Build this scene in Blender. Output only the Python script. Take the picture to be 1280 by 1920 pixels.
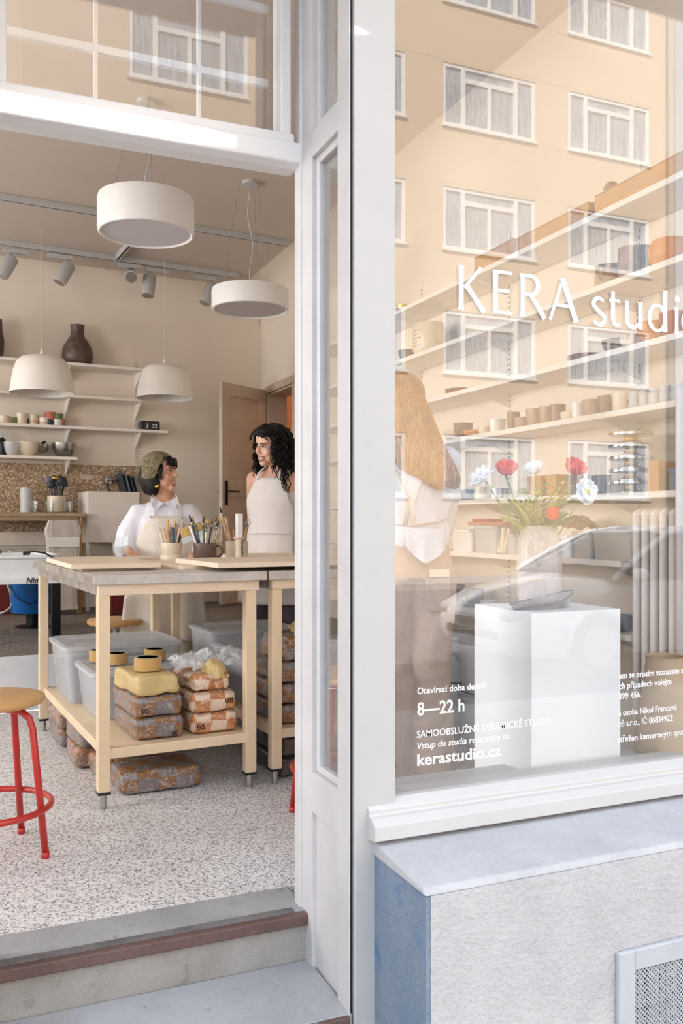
import bpy, bmesh, math, random
from math import sin, cos, pi, radians as R, sqrt
from mathutils import Vector as V, Matrix, Euler, noise as mnoise

random.seed(7)
SC = bpy.context.scene
for _o in list(bpy.data.objects):
    bpy.data.objects.remove(_o)
COL = SC.collection

# ------------------------------------------------------------------ camera
F, CX, HY, CAMZ, YAW = 1660.0, 640.0, 980.0, 1.08, R(23.15)
cam = bpy.data.cameras.new('camera')
cam.sensor_fit = 'AUTO'
cam.sensor_width = 36.0
cam.lens = F / 1920.0 * 36.0
cam.shift_y = (HY - 960.0) / 1920.0
cam.clip_start, cam.clip_end = 0.05, 300
camo = bpy.data.objects.new('camera', cam)
COL.objects.link(camo)
camo.location = (0, 0, CAMZ)
camo.rotation_euler = (R(90), 0, -YAW)
SC.camera = camo

# ------------------------------------------------------------------ light
SC.view_settings.view_transform = 'Standard'
SC.view_settings.look = 'None'
SC.view_settings.exposure = 0.0
SC.view_settings.gamma = 1.0
SC.view_settings.use_curve_mapping = False
SC.cycles.use_denoising = True
SC.cycles.sample_clamp_indirect = 8.0
SC.cycles.transparent_max_bounces = 24
SC.cycles.max_bounces = 10
SC.cycles.diffuse_bounces = 5
SC.cycles.caustics_reflective = False
SC.cycles.caustics_refractive = False

world = bpy.data.worlds.new('sky')
SC.world = world
world.use_nodes = True
wn = world.node_tree.nodes
wl = world.node_tree.links
wbg = wn['Background']
wtc = wn.new('ShaderNodeTexCoord')
wsep = wn.new('ShaderNodeSeparateXYZ')
wramp = wn.new('ShaderNodeValToRGB')
wl.new(wtc.outputs['Generated'], wsep.inputs[0])
wl.new(wsep.outputs['Z'], wramp.inputs[0])
wl.new(wramp.outputs[0], wbg.inputs[0])
wramp.color_ramp.elements[0].position = 0.0
wramp.color_ramp.elements[0].color = (0.90, 0.90, 0.92, 1)
wramp.color_ramp.elements[1].position = 0.8
wramp.color_ramp.elements[1].color = (0.72, 0.84, 1.0, 1)
SKY = 2.6
wbg.inputs[1].default_value = SKY

def lamp(name, kind, loc, rot, energy, color=(1, 1, 1), **kw):
    l = bpy.data.lights.new(name, kind)
    l.energy = energy
    l.color = color
    for k, v in kw.items():
        setattr(l, k, v)
    o = bpy.data.objects.new(name, l)
    COL.objects.link(o)
    o.location = loc
    o.rotation_euler = rot
    return o

# sun from behind the shop: lights the houses across the street, leaves this pavement in shade
SUN = 15.5
sun = lamp('sun', 'SUN', (0, 20, 30), (0, 0, 0), SUN, (1.0, 0.95, 0.88), angle=R(0.6))
sun.rotation_euler = V((0.60, -0.62, -1.05)).to_track_quat('-Z', 'Y').to_euler()
# fill lamps added to brighten the room, set behind two invented left-wall windows
SIDE_FILL = 140.0
for _y, _e in ((3.6, 1.0), (6.7, 0.75)):
    lamp('added_side_fill', 'AREA', (-3.32, _y, 1.9), (0, R(-90), 0), SIDE_FILL * _e, (1.0, 0.98, 0.97),
         shape='RECTANGLE', size=1.6, size_y=1.7)

# low sun thrown back by one upper window of the house opposite: a bright strip on the door head
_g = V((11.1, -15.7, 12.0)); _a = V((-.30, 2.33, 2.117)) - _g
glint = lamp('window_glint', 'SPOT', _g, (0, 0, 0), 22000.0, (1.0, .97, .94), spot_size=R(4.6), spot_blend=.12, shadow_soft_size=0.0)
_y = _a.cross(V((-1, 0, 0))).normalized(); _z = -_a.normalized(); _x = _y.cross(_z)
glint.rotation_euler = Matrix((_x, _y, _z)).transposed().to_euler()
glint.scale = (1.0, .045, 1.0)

# ------------------------------------------------------------------ geometry helpers
def ray(px, py):
    u, v = (px - CX) / F, (HY - py) / F
    return V((sin(YAW) + u * cos(YAW), cos(YAW) - u * sin(YAW), v))

O = V((0, 0, CAMZ))
def onD(px, py, d): return O + ray(px, py) * d
def onX(px, py, x):
    r = ray(px, py); return O + r * (x / r.x)
def onY(px, py, y):
    r = ray(px, py); return O + r * (y / r.y)
def onZ(px, py, z):
    r = ray(px, py); return O + r * ((z - CAMZ) / r.z)
TH = R(4.2)                        # the workshop's rear half and the tables stand 4 degrees off the facade
TD = V((cos(TH), sin(TH), 0)); TN = V((-sin(TH), cos(TH), 0))
W0 = V((2.68, 8.37, 0))
def onB(px, py, off):              # on the rear wall, off metres in front of it
    r = ray(px, py)
    return O + r * ((W0 - TN * off).dot(TN) / r.dot(TN))

class MB:
    def __init__(s): s.v, s.f, s.m = [], [], []
    def quad(s, vs, mi=0):
        n = len(s.v); s.v += [tuple(p) for p in vs]; s.f.append(tuple(range(n, n + len(vs)))); s.m.append(mi); return s
    def add(s, vs, fs, mi=0):
        n = len(s.v); s.v += [tuple(p) for p in vs]
        for f in fs: s.f.append(tuple(i + n for i in f)); s.m.append(mi)
        return s
    def box(s, x0, x1, y0, y1, z0, z1, mi=0, M=None):
        vs = [V((x, y, z)) for z in (z0, z1) for y in (y0, y1) for x in (x0, x1)]
        if M: vs = [M @ p for p in vs]
        return s.add(vs, [(0, 2, 3, 1), (4, 5, 7, 6), (0, 1, 5, 4), (1, 3, 7, 5), (3, 2, 6, 7), (2, 0, 4, 6)], mi)
    def hexa(s, lo, hi, mi=0):     # lo, hi: four points each, same winding (counter-clockwise from above)
        return s.add(list(lo) + list(hi), [(3, 2, 1, 0), (4, 5, 6, 7)] + [(i, (i + 1) % 4, 4 + (i + 1) % 4, 4 + i) for i in range(4)], mi)
    def prism(s, poly, d, mi=0):   # poly: list of 3d points, d: extrusion vector
        n = len(poly); a = [V(p) for p in poly]; b = [p + V(d) for p in a]
        return s.add(a + b, [tuple(range(n - 1, -1, -1)), tuple(range(n, 2 * n))] + [(i, (i + 1) % n, n + (i + 1) % n, n + i) for i in range(n)], mi)
    def ring(s, rings, cap0=True, cap1=True, mi=0, closed=False):
        n = len(rings[0]); vs = [p for r in rings for p in r]; fs = []
        m = len(rings)
        for i in range(m if closed else m - 1):
            for j in range(n):
                a, b = i * n + j, i * n + (j + 1) % n
                c, d = ((i + 1) % m) * n + (j + 1) % n, ((i + 1) % m) * n + j
                fs.append((a, b, c, d))
        if not closed:
            if cap0: fs.append(tuple(range(n - 1, -1, -1)))
            if cap1: fs.append(tuple(range((m - 1) * n, m * n)))
        return s.add(vs, fs, mi)
    def lathe(s, prof, c=(0, 0, 0), n=24, cap0=True, cap1=True, mi=0, M=None, wob=None):
        rs = []
        for k, (r, z) in enumerate(prof):
            ps = []
            for i in range(n):
                a = 2 * pi * i / n
                rr = max(r, 1e-4) * (wob(a, z) if wob else 1)
                p = V((rr * cos(a), rr * sin(a), z))
                if M: p = M @ p
                ps.append(p + V(c))
            rs.append(ps)
        return s.ring(rs, cap0, cap1, mi)
    def cyl(s, p0, p1, r0, r1=None, n=12, mi=0):
        return s.tube([p0, p1], [r0, r0 if r1 is None else r1], n, mi)
    def tube(s, pts, r, n=8, mi=0, closed=False, flat=1.0):
        pts = [V(p) for p in pts]
        rs = []; m = len(pts); prev = None
        for i, p in enumerate(pts):
            if closed: t = pts[(i + 1) % m] - pts[i - 1]
            else: t = pts[min(i + 1, m - 1)] - pts[max(i - 1, 0)]
            t.normalize()
            if prev is None:
                a = V((0, 0, 1)) if abs(t.z) < 0.9 else V((1, 0, 0))
                x = t.cross(a).normalized()
            else:
                x = (prev - t * prev.dot(t)).normalized()
            prev = x
            y = t.cross(x)
            rr = r[i] if isinstance(r, (list, tuple)) else r
            rs.append([p + x * rr * cos(2 * pi * j / n) + y * rr * flat * sin(2 * pi * j / n) for j in range(n)])
        return s.ring(rs, mi=mi, closed=closed)
    def ball(s, c, r, M=None, n=12, m=8, mi=0):
        r = V(r) if hasattr(r, '__len__') else V((r, r, r))
        rs = []
        for i in range(m + 1):
            t = -pi / 2 + pi * i / m
            ps = []
            for j in range(n):
                a = 2 * pi * j / n
                ct = max(cos(t), 1e-3)
                p = V((r.x * ct * cos(a), r.y * ct * sin(a), r.z * sin(t)))
                if M: p = M @ p
                ps.append(p + V(c))
            rs.append(ps)
        return s.ring(rs, mi=mi)
    def mesh(s, name, mats, smooth=False):
        me = bpy.data.meshes.new(name)
        me.from_pydata([tuple(p) for p in s.v], [], s.f)
        for m in (mats if isinstance(mats, (list, tuple)) else [mats]): me.materials.append(m)
        if any(s.m): me.polygons.foreach_set('material_index', s.m)
        if smooth: me.polygons.foreach_set('use_smooth', [True] * len(s.f))
        me.update()
        return me
    def build(s, name, mats, parent=None, smooth=False, bev=0, seg=2, loc=None, rot=None, auto=None):
        me = s.mesh(name, mats, smooth)
        bm = bmesh.new(); bm.from_mesh(me); bmesh.ops.recalc_face_normals(bm, faces=bm.faces); bm.to_mesh(me); bm.free()
        if auto: me.set_sharp_from_angle(angle=R(auto))
        return link(name, me, parent, bev, seg, loc, rot)

def link(name, me, parent=None, bev=0, seg=2, loc=None, rot=None):
    o = bpy.data.objects.new(name, me)
    COL.objects.link(o)
    if parent: o.parent = parent
    if loc is not None: o.location = loc
    if rot is not None: o.rotation_euler = rot
    if bev:
        b = o.modifiers.new('edges', 'BEVEL'); b.width = bev; b.segments = seg; b.limit_method = 'ANGLE'; b.angle_limit = R(40)
        b.harden_normals = False
    return o

def tag(o, label, cat, group=None):
    o['label'] = label; o['category'] = cat
    if group: o['group'] = group
    return o
def thing(name, label, cat, loc=(0, 0, 0), rz=0, group=None, rot=None):
    o = bpy.data.objects.new(name, None); COL.objects.link(o)
    o.location = loc; o.rotation_euler = rot if rot else (0, 0, rz); o.empty_display_size = .05
    return tag(o, label, cat, group)
def struct(name, mb, m, parent=None, **k):
    o = mb.build(name, m, parent, **k)
    if parent is None: o['kind'] = 'structure'
    return o
def sroot(name, loc=(0, 0, 0), rz=0):
    o = bpy.data.objects.new(name, None); COL.objects.link(o); o.location = loc; o.rotation_euler = (0, 0, rz)
    o['kind'] = 'structure'; return o
def dup(root, loc, rz=None, label=None, rot=None):
    r = root.copy(); COL.objects.link(r); r.location = loc
    if rz is not None: r.rotation_euler = (0, 0, rz)
    if rot is not None: r.rotation_euler = rot
    if label: r['label'] = label
    for ch in list(root.children):
        c = ch.copy(); COL.objects.link(c); c.parent = r
        for g in ch.children:
            d = g.copy(); COL.objects.link(d); d.parent = c
    return r

# ------------------------------------------------------------------ materials
def lin(c):
    if isinstance(c, str):
        c = [int(c[i:i + 2], 16) / 255 for i in (0, 2, 4)]
    return tuple(x / 12.92 if x <= .04045 else ((x + .055) / 1.055) ** 2.4 for x in c)

class NT:
    def __init__(s, name):
        s.m = bpy.data.materials.new(name); s.m.use_nodes = True
        s.t = s.m.node_tree; s.n = s.t.nodes; s.b = s.n['Principled BSDF']; s.out = s.n['Material Output']
    def new(s, ty, **k):
        x = s.n.new(ty)
        for a, b in k.items():
            if a in x.inputs: x.inputs[a].default_value = b
            else: setattr(x, a, b)
        return x
    def l(s, a, b): s.t.links.new(a, b)
    def coord(s, scale=(1, 1, 1), kind='Object', rot=(0, 0, 0)):
        tc = s.new('ShaderNodeTexCoord'); mp = s.new('ShaderNodeMapping')
        mp.inputs['Scale'].default_value = scale; mp.inputs['Rotation'].default_value = rot
        s.l(tc.outputs[kind], mp.inputs[0]); return mp.outputs[0]
    def noise(s, co, scale, detail=4, rough=.55, dist=0):
        x = s.new('ShaderNodeTexNoise'); x.inputs['Scale'].default_value = scale; x.inputs['Detail'].default_value = detail
        x.inputs['Roughness'].default_value = rough; x.inputs['Distortion'].default_value = dist
        s.l(co, x.inputs['Vector']); return x
    def ramp(s, src, stops, interp='LINEAR'):
        x = s.new('ShaderNodeValToRGB'); cr = x.color_ramp; cr.interpolation = interp
        while len(cr.elements) < len(stops): cr.elements.new(.5)
        for e, (p, c) in zip(cr.elements, stops):
            e.position = p; e.color = (*c, 1) if len(c) == 3 else c
        s.l(src, x.inputs[0]); return x
    def mix(s, fac, a, b, blend='MIX'):
        x = s.new('ShaderNodeMix', data_type='RGBA', blend_type=blend)
        for sock, val in ((x.inputs[0], fac), (x.inputs[6], a), (x.inputs[7], b)):
            if hasattr(val, 'links') or hasattr(val, 'is_linked'): s.l(val, sock)
            elif isinstance(val, (int, float)): sock.default_value = val
            else: sock.default_value = (*val, 1)
        return x.outputs[2]
    def bump(s, h, strength=.2, dist=.01):
        x = s.new('ShaderNodeBump'); x.inputs['Strength'].default_value = strength; x.inputs['Distance'].default_value = dist
        s.l(h, x.inputs['Height']); s.l(x.outputs[0], s.b.inputs['Normal']); return x

def plain(name, col, rough=.5, var=.08, scale=12, bump=0, bscale=None, metal=0, spec=.5, coat=0, kind='Object', stretch=(1, 1, 1), trans=0, sheen=0):
    t = NT(name); c = lin(col)
    co = t.coord(stretch, kind)
    n = t.noise(co, scale)
    dk = tuple(x * (1 - var * 1.6) for x in c); lt = tuple(min(1, x * (1 + var)) for x in c)
    rp = t.ramp(n.outputs['Fac'], [(.3, dk), (.7, lt)])
    t.l(rp.outputs[0], t.b.inputs['Base Color'])
    t.b.inputs['Roughness'].default_value = rough; t.b.inputs['Metallic'].default_value = metal
    t.b.inputs['Specular IOR Level'].default_value = spec; t.b.inputs['Coat Weight'].default_value = coat
    if sheen: t.b.inputs['Sheen Weight'].default_value = sheen
    if bump:
        n2 = t.noise(co, bscale or scale * 4); t.bump(n2.outputs['Fac'], bump)
    return t.m

def wood(name, c1, c2, axis='Y', scale=6, rough=.45, cuts=.9):
    t = NT(name)
    st = {'X': (.12, 1, 1), 'Y': (1, .12, 1), 'Z': (1, 1, .12)}[axis]
    co = t.coord(tuple(x * scale for x in st))
    n = t.noise(co, 4, 6, .6, 1.2); n2 = t.noise(co, 24, 3)
    a = t.ramp(n.outputs['Fac'], [(.25, lin(c1)), (.75, lin(c2))])
    col = t.mix(.18, a.outputs[0], n2.outputs['Fac'], 'SOFT_LIGHT')
    t.l(col, t.b.inputs['Base Color']); t.b.inputs['Roughness'].default_value = rough
    t.bump(n2.outputs['Fac'], .05)
    return t.m

def glassy(name, k=1.0, tint=(1, 1, 1), rough=0.0, streak=0):
    # thin pane: clear, with a mirror layer that grows towards grazing angles
    t = NT(name); t.n.remove(t.b)
    lw = t.new('ShaderNodeLayerWeight', Blend=.5)
    pw = t.new('ShaderNodeMath', operation='POWER'); pw.inputs[1].default_value = 5
    t.l(lw.outputs['Facing'], pw.inputs[0])
    mu = t.new('ShaderNodeMath', operation='MULTIPLY_ADD'); mu.inputs[1].default_value = .9 * k; mu.inputs[2].default_value = .042 * k
    mu.use_clamp = True
    t.l(pw.outputs[0], mu.inputs[0])
    tr = t.new('ShaderNodeBsdfTransparent'); tr.inputs[0].default_value = (*tint, 1)
    gl = t.new('ShaderNodeBsdfGlossy'); gl.inputs['Roughness'].default_value = rough
    mx = t.new('ShaderNodeMixShader')
    t.l(mu.outputs[0], mx.inputs[0]); t.l(tr.outputs[0], mx.inputs[1]); t.l(gl.outputs[0], mx.inputs[2])
    t.l(mx.outputs[0], t.out.inputs[0])
    return t.m

def film(name, col, alpha, rough=.25, bump=.5, bscale=30, spec=.6, mott=1):
    # translucent plastic: part lets light straight through, the rest is a glossy milky skin
    t = NT(name); co = t.coord()
    n = t.noise(co, bscale, 4, .6, 1.5)
    t.b.inputs['Base Color'].default_value = (*lin(col), 1); t.b.inputs['Roughness'].default_value = rough
    t.b.inputs['Specular IOR Level'].default_value = spec
    if bump: t.bump(n.outputs['Fac'], bump, .01)
    rp = t.ramp(n.outputs['Fac'], [(.3, (alpha * (1 - .4 * mott),) * 3), (.75, (min(1, alpha * (1 + .3 * mott)),) * 3)])
    t.l(rp.outputs[0], t.b.inputs['Alpha'])
    return t.m

def paint_wall(name, col, bump=.05, var=.03, rough=.7):
    t = NT(name); co = t.coord(); c = lin(col)
    n = t.noise(co, 1.6, 5); n2 = t.noise(co, 160, 2)
    rp = t.ramp(n.outputs['Fac'], [(.3, tuple(x * (1 - var) for x in c)), (.7, tuple(min(1, x * (1 + var)) for x in c))])
    t.l(rp.outputs[0], t.b.inputs['Base Color']); t.b.inputs['Roughness'].default_value = rough
    t.bump(n2.outputs['Fac'], bump, .005)
    return t.m

def speckle(name, scale, cuts, base, chips, rough=.5, stretch=(1, 1, 1), warp=.06, bump=.03):
    # terrazzo: base colour with chips, each chip one voronoi cell
    t = NT(name); co = t.coord(stretch)
    n = t.noise(co, scale * .7, 2)
    mx = t.mix(warp, co, n.outputs['Color'], 'ADD')
    v = t.new('ShaderNodeTexVoronoi'); v.inputs['Scale'].default_value = scale; t.l(mx, v.inputs['Vector'])
    sp = t.new('ShaderNodeSeparateColor'); t.l(v.outputs['Color'], sp.inputs[0])
    stops = [(0, chips[0])]
    for p, c in zip(cuts, chips[1:] + [base]): stops.append((p, c))
    rp = t.ramp(sp.outputs[0], [(p, lin(c)) for p, c in stops], 'CONSTANT')
    big = t.noise(co, 1.2, 4)
    sh = t.ramp(big.outputs['Fac'], [(.3, (.86, .85, .84)), (.7, (1, 1, 1))])
    col = t.mix(1.0, rp.outputs[0], sh.outputs[0], 'MULTIPLY')
    t.l(col, t.b.inputs['Base Color']); t.b.inputs['Roughness'].default_value = rough
    t.bump(v.outputs['Distance'], bump, .002)
    return t.m

M = {}
M['white'] = plain('white_paint', 'BCBBBA', .42, .02, 6, .04, 60)
M['white_bounce'] = plain('bounce_lit_white_paint', 'E3E1E0', .42, .015, 6, .04, 60)  # lighter copy of the white paint, bounced light put into its colour
M['sillwhite'] = plain('window_sill_paint', 'C8C6C4', .45, .02, 6, .05, 60)
M['whitewarm'] = plain('warm_white_paint', 'E8E2DC', .5, .03, 6, .04, 60)
M['frame_in'] = plain('old_white_gloss_paint', 'CFCCCB', .4, .04, 9, .05, 50)
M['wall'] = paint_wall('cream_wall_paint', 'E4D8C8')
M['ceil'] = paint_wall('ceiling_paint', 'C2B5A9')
M['dark'] = plain('dark_gap', '1F1718', .6, .1)
M['black'] = plain('black_plastic', '15171B', .35, .1, 30)
M['blackmetal'] = plain('black_metal', '16181C', .4, .1, 30, metal=.6)
M['chrome'] = plain('brushed_steel', 'B8B6B2', .25, .05, 20, metal=1, stretch=(1, 1, 8))
M['steel'] = plain('grey_steel', 'A8A7A5', .35, .05, 20, metal=.9)
M['pane'] = glassy('window_glass', 2.15)
M['pane_old'] = glassy('older_window_glass', 1.55)
M['glass'] = glassy('drinking_glass', 1.6, (.95, .97, .97))
M['terrazzo'] = speckle('terrazzo_floor', 215, [.10, .25, .45], 'ECEAEA', ['706E6F', 'A5A3A4', 'CECCCD'], .5, warp=.004)
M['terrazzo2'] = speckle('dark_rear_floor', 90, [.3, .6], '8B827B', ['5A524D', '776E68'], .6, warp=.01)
M['splash'] = speckle('brown_terrazzo_panel', 105, [.24, .36], '937659', ['DCCAB2', 'B89B7C'], .5, (1, 1, 1.5), .012)
# ================================================================== the setting
# ---- pavement, road, far kerb
def concrete(name, c1, c2, scale=3, bump=.25, bs=90, rough=.85, tint=None):
    t = NT(name); co = t.coord()
    n = t.noise(co, scale, 6, .65, .4); n2 = t.noise(co, bs, 3, .6)
    a = t.ramp(n.outputs['Fac'], [(.3, lin(c1)), (.7, lin(c2))])
    col = t.mix(.25, a.outputs[0], n2.outputs['Fac'], 'SOFT_LIGHT')
    if tint:
        n3 = t.noise(co, tint[1], 5, .7, 1.0)
        mk = t.ramp(n3.outputs['Fac'], [(tint[2], (0, 0, 0)), (tint[2] + .12, (1, 1, 1))])
        col = t.mix(mk.outputs[0], col, lin(tint[0]))
    t.l(col, t.b.inputs['Base Color']); t.b.inputs['Roughness'].default_value = rough
    t.bump(n2.outputs['Fac'], bump, .006)
    return t.m
M['pave'] = concrete('pavement_stone', 'A7A39E', 'B9B5B0')
M['road'] = concrete('asphalt', '55555A', '66666A', 2, .3, 140)
M['step'] = concrete('worn_step_stone', 'A3A3A5', 'BBBBBE', 2.5, .25, 110, tint=('8A8783', 14, .62))
M['threshold'] = concrete('threshold_stone', '8E8E90', 'A8A8AA', 3, .3, 120, tint=('79767A', 12, .6))
M['riser'] = concrete('stained_step_riser', '8F8B86', 'A8A6A2', 4, .35, 120, tint=('7E786F', 9, .6))
M['stucco'] = concrete('grey_stucco', 'B3B1B3', 'C4C2C3', 5, .9, 70, .9, tint=('B8B2A6', 22, .68))
M['ledge'] = concrete('painted_ledge_cement', 'ACADB0', 'C2C1C3', 5, .3, 60, tint=('8FA6BD', 4.5, .66))
M['blueplinth'] = concrete('blue_grey_plinth_paint', '6A8199', '8C95A0', 3, .8, 90, .8, tint=('55789E', 5, .52))
M['bluesky'] = plain('platform_riser_paint', 'DCDEE2', .7, .04, 5, .1)
M['rust'] = concrete('rusty_nosing_paint', '5A4440', '6E5651', 9, .4, 60, .55, tint=('A8988F', 18, .64))
M['groove'] = concrete('dark_step_groove', '55504F', '7B7877', 8, .3, 70, .7)

struct('pavement', MB().box(-14, 26, -1.6, 2.3, -.45, -.30), M['pave'])
struct('kerb', MB().box(-14, 26, -1.78, -1.6, -.5, -.31), M['step'], bev=.02)
struct('road', MB().box(-30, 40, -13.5, -1.78, -.6, -.44), M['road'])
struct('far_pavement', MB().box(-30, 40, -15.9, -13.5, -.6, -.30), M['pave'])

# ---- floors
fl = MB()
fl.prism([(-3.2, 2.48, -.12), (2.75, 2.48, -.12), (2.75, 5.38 + .0734 * 2.31, -.12), (-3.2, 5.38 - .0734 * 3.64, -.12)], (0, 0, .12))
struct('floor', fl, M['terrazzo'])
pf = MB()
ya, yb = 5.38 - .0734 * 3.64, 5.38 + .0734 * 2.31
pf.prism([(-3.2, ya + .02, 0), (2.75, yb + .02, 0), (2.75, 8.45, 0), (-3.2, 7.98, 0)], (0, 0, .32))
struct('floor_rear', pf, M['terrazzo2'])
struct('trim_platform_riser', MB().prism([(-3.2, ya, .005), (2.72, yb, .005), (2.72, yb + .02, .005), (-3.2, ya + .02, .005)], (0, 0, .312)), M['bluesky'])

# ---- inner walls and ceiling
CE = 3.3
wb = W0 - TD * 6.1; we = W0 + TD * .25
struct('wall_back', MB().prism([wb, we, we + TN * .2, wb + TN * .2], (0, 0, CE)), M['wall'])
DY0, DY1, DZ = 7.46, 8.2, 2.33
wr = MB()
wr.box(2.72, 2.9, 1.95, DY0, -.1, CE).box(2.72, 2.9, DY1, 9.3, -.1, CE).box(2.72, 2.9, DY0, DY1, DZ, CE)
struct('wall_right', wr, M['wall'])
wl_ = MB()
ys = [(1.95, 2.7), (4.5, 5.8), (7.6, 8.3)]
for a, b in ys: wl_.box(-3.38, -3.2, a, b, -.1, CE)
for a, b in ((2.7, 4.5), (5.8, 7.6)): wl_.box(-3.38, -3.2, a, b, -.1, 1.0).box(-3.38, -3.2, a, b, 2.8, CE)
struct('wall_left', wl_, M['wall'])
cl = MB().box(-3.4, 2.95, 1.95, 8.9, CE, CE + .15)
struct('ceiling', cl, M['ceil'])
# coved joint of wall and ceiling, along the rear and the right wall
def cove(a, b, n, r=.32, z=2.98):
    mb = MB(); pr = []
    for i in range(9):
        t = pi / 2 * i / 8
        pr.append((r - r * cos(t), z + (CE - z) * sin(t)))
    poly = [a + n * p + V((0, 0, q)) for p, q in pr] + [a + V((0, 0, CE))]
    return mb.prism(poly, b - a)
struct('trim_cove_back', cove(wb, W0, -TN), M['wall'], smooth=True, auto=50)
struct('trim_cove_right', cove(V((2.72, 2.1, 0)), V((2.72, 8.4, 0)), V((-1, 0, 0))), M['wall'], smooth=True, auto=50)
# doorway into the small rear room
ar = MB()
ar.box(2.70, 2.74, DY0 - .07, DY1 + .05, DZ, DZ + .07).box(2.70, 2.74, DY0 - .07, DY0, .32, DZ).box(2.70, 2.74, DY1, DY1 + .05, .32, DZ)
ar.box(2.715, 2.92, DY0, DY0 + .02, .32, DZ - .02).box(2.715, 2.92, DY1 - .02, DY1 - .001, .32, DZ - .02).box(2.72, 2.92, DY0, DY1, DZ - .02, DZ)
M['doorpaint'] = plain('beige_door_paint', 'C6B6A2', .45, .05, 6, .05)
struct('trim_doorway', ar, M['doorpaint'], bev=.006)
M['orange_room'] = paint_wall('rear_room_paint', 'E8B48A')
rr = MB().box(2.9, 4.6, 9.2, 9.3, .3, 2.9).box(4.5, 4.6, 6.9, 9.2, .3, 2.9).box(2.9, 4.6, 6.8, 6.9, .3, 2.9).box(2.9, 4.6, 6.9, 9.2, 2.8, 2.9)
struct('wall_rear_room', rr, M['orange_room'])
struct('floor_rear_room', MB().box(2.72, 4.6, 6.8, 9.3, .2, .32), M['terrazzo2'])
# unseen windows added to the left wall to carry the side fill
for k, (a, b) in enumerate(((2.7, 4.5), (5.8, 7.6))):
    wroot = sroot('window_%d' % (5 + k))
    m = MB()
    for q in (a, (a + b) / 2 - .03, b - .06): m.box(-3.33, -3.27, q, q + .06, 1.0, 2.8)
    for q in (1.0, 2.74): m.box(-3.33, -3.27, a, b, q, q + .06)
    m.build('window_frame', M['white'], wroot, bev=.006)
    MB().box(-3.30, -3.294, a + .05, b - .05, 1.05, 2.75).build('glass_pane', M['pane'], wroot)

# ---- front wall: plinths, piers, lintel and unseen storeys above, sized to block the sun
GY = 2.04                                        # plane of the display glass
pl = MB()
top = [(.955, 1.73, .262), (13, 1.73, .262), (13, 2.02, .285), (.955, 2.02, .285)]
struct('wall_front_plinth', MB().box(.955, 13, 1.73, 2.1, -.4, .25), M['stucco'])
struct('trim_plinth_cap', MB().hexa([(.940, 1.729, .25), (13, 1.729, .25), (13, 2.04, .25), (.940, 2.04, .25)],
                                    [(.940, 1.74, .266), (13, 1.74, .266), (13, 2.04, .292), (.940, 2.04, .292)]), M['ledge'], bev=.006)
struct('wall_plinth_end', MB().box(.944, .954, 1.731, 2.03, -.4, .249), M['blueplinth'])
struct('wall_front_plinth_left', MB().box(-3.4, -.06, 1.73, 2.1, -.4, .25), M['stucco'])
struct('wall_front_left', MB().box(-13, -3.2, 1.73, 2.1, -.4, 3.4), M['stucco'])
struct('wall_front_right', MB().box(2.66, 13, 1.73, 2.1, .25, 3.4), M['stucco'])
up = MB().box(-13, 13.0, 1.73, 2.1, 2.81, 3.5).box(-13, 13, 1.73, 11.5, 3.5, 10.0)  # lintel, then an unseen mass added to keep the sun off
up.box(-.12, 1.0, 2.1, 2.46, 2.81, 3.5)
struct('wall_upper_sun_block', up, M['stucco'])

# display window: sill, frame, pane
w1 = sroot('window_1')
prof = [(0, 1.955, .298), (0, 1.955, .335), (0, 1.975, .349), (0, 1.99, .352), (0, 1.99, .366), (0, 2.015, .384), (0, 2.1, .384), (0, 2.1, .285), (0, 2.03, .285)]
MB().prism([(.925, y, z) for _, y, z in prof], (1.80, 0, 0)).build('window_sill', M['sillwhite'], w1, bev=.003)
fr = MB().box(2.6, 2.68, 2.0, 2.1, .38, 2.83).box(1.0, 2.62, 2.0, 2.1, 2.77, 2.83)
fr.build('window_frame', M['white'], w1, bev=.006)
MB().box(1.0, 2.62, GY - .003, GY + .003, .38, 2.78).build('glass_pane', M['pane'], w1)
MB().box(.889, 1.004, 2.0, 2.1, -.32, 2.83).build('window_post', M['white'], w1, bev=.004)
struct('trim_joint', MB().box(.879, .893, 2.012, 2.08, -.32, 2.83), M['dark'])
# same on the left of the door, outside the picture
w4 = sroot('window_4')
MB().box(-3.3, -.07, 1.955, 2.1, .285, .384).box(-3.3, -3.2, 2, 2.1, .38, 2.83).box(-.12, 0, 2, 2.1, -.32, 2.83).build('window_frame', M['white'], w4, bev=.005)
MB().box(-3.2, -.12, GY - .003, GY + .003, .38, 2.8).build('glass_pane', M['pane'], w4)
# display ledge inside the glass, in two boards either side of the pedestal
struct('trim_display_ledge', MB().box(1.0, 1.487, 2.05, 2.24, .335, .36), M['white'], bev=.002)
struct('trim_display_ledge.001', MB().box(1.835, 2.72, 2.05, 2.27, .335, .36), M['white'], bev=.002)

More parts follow.
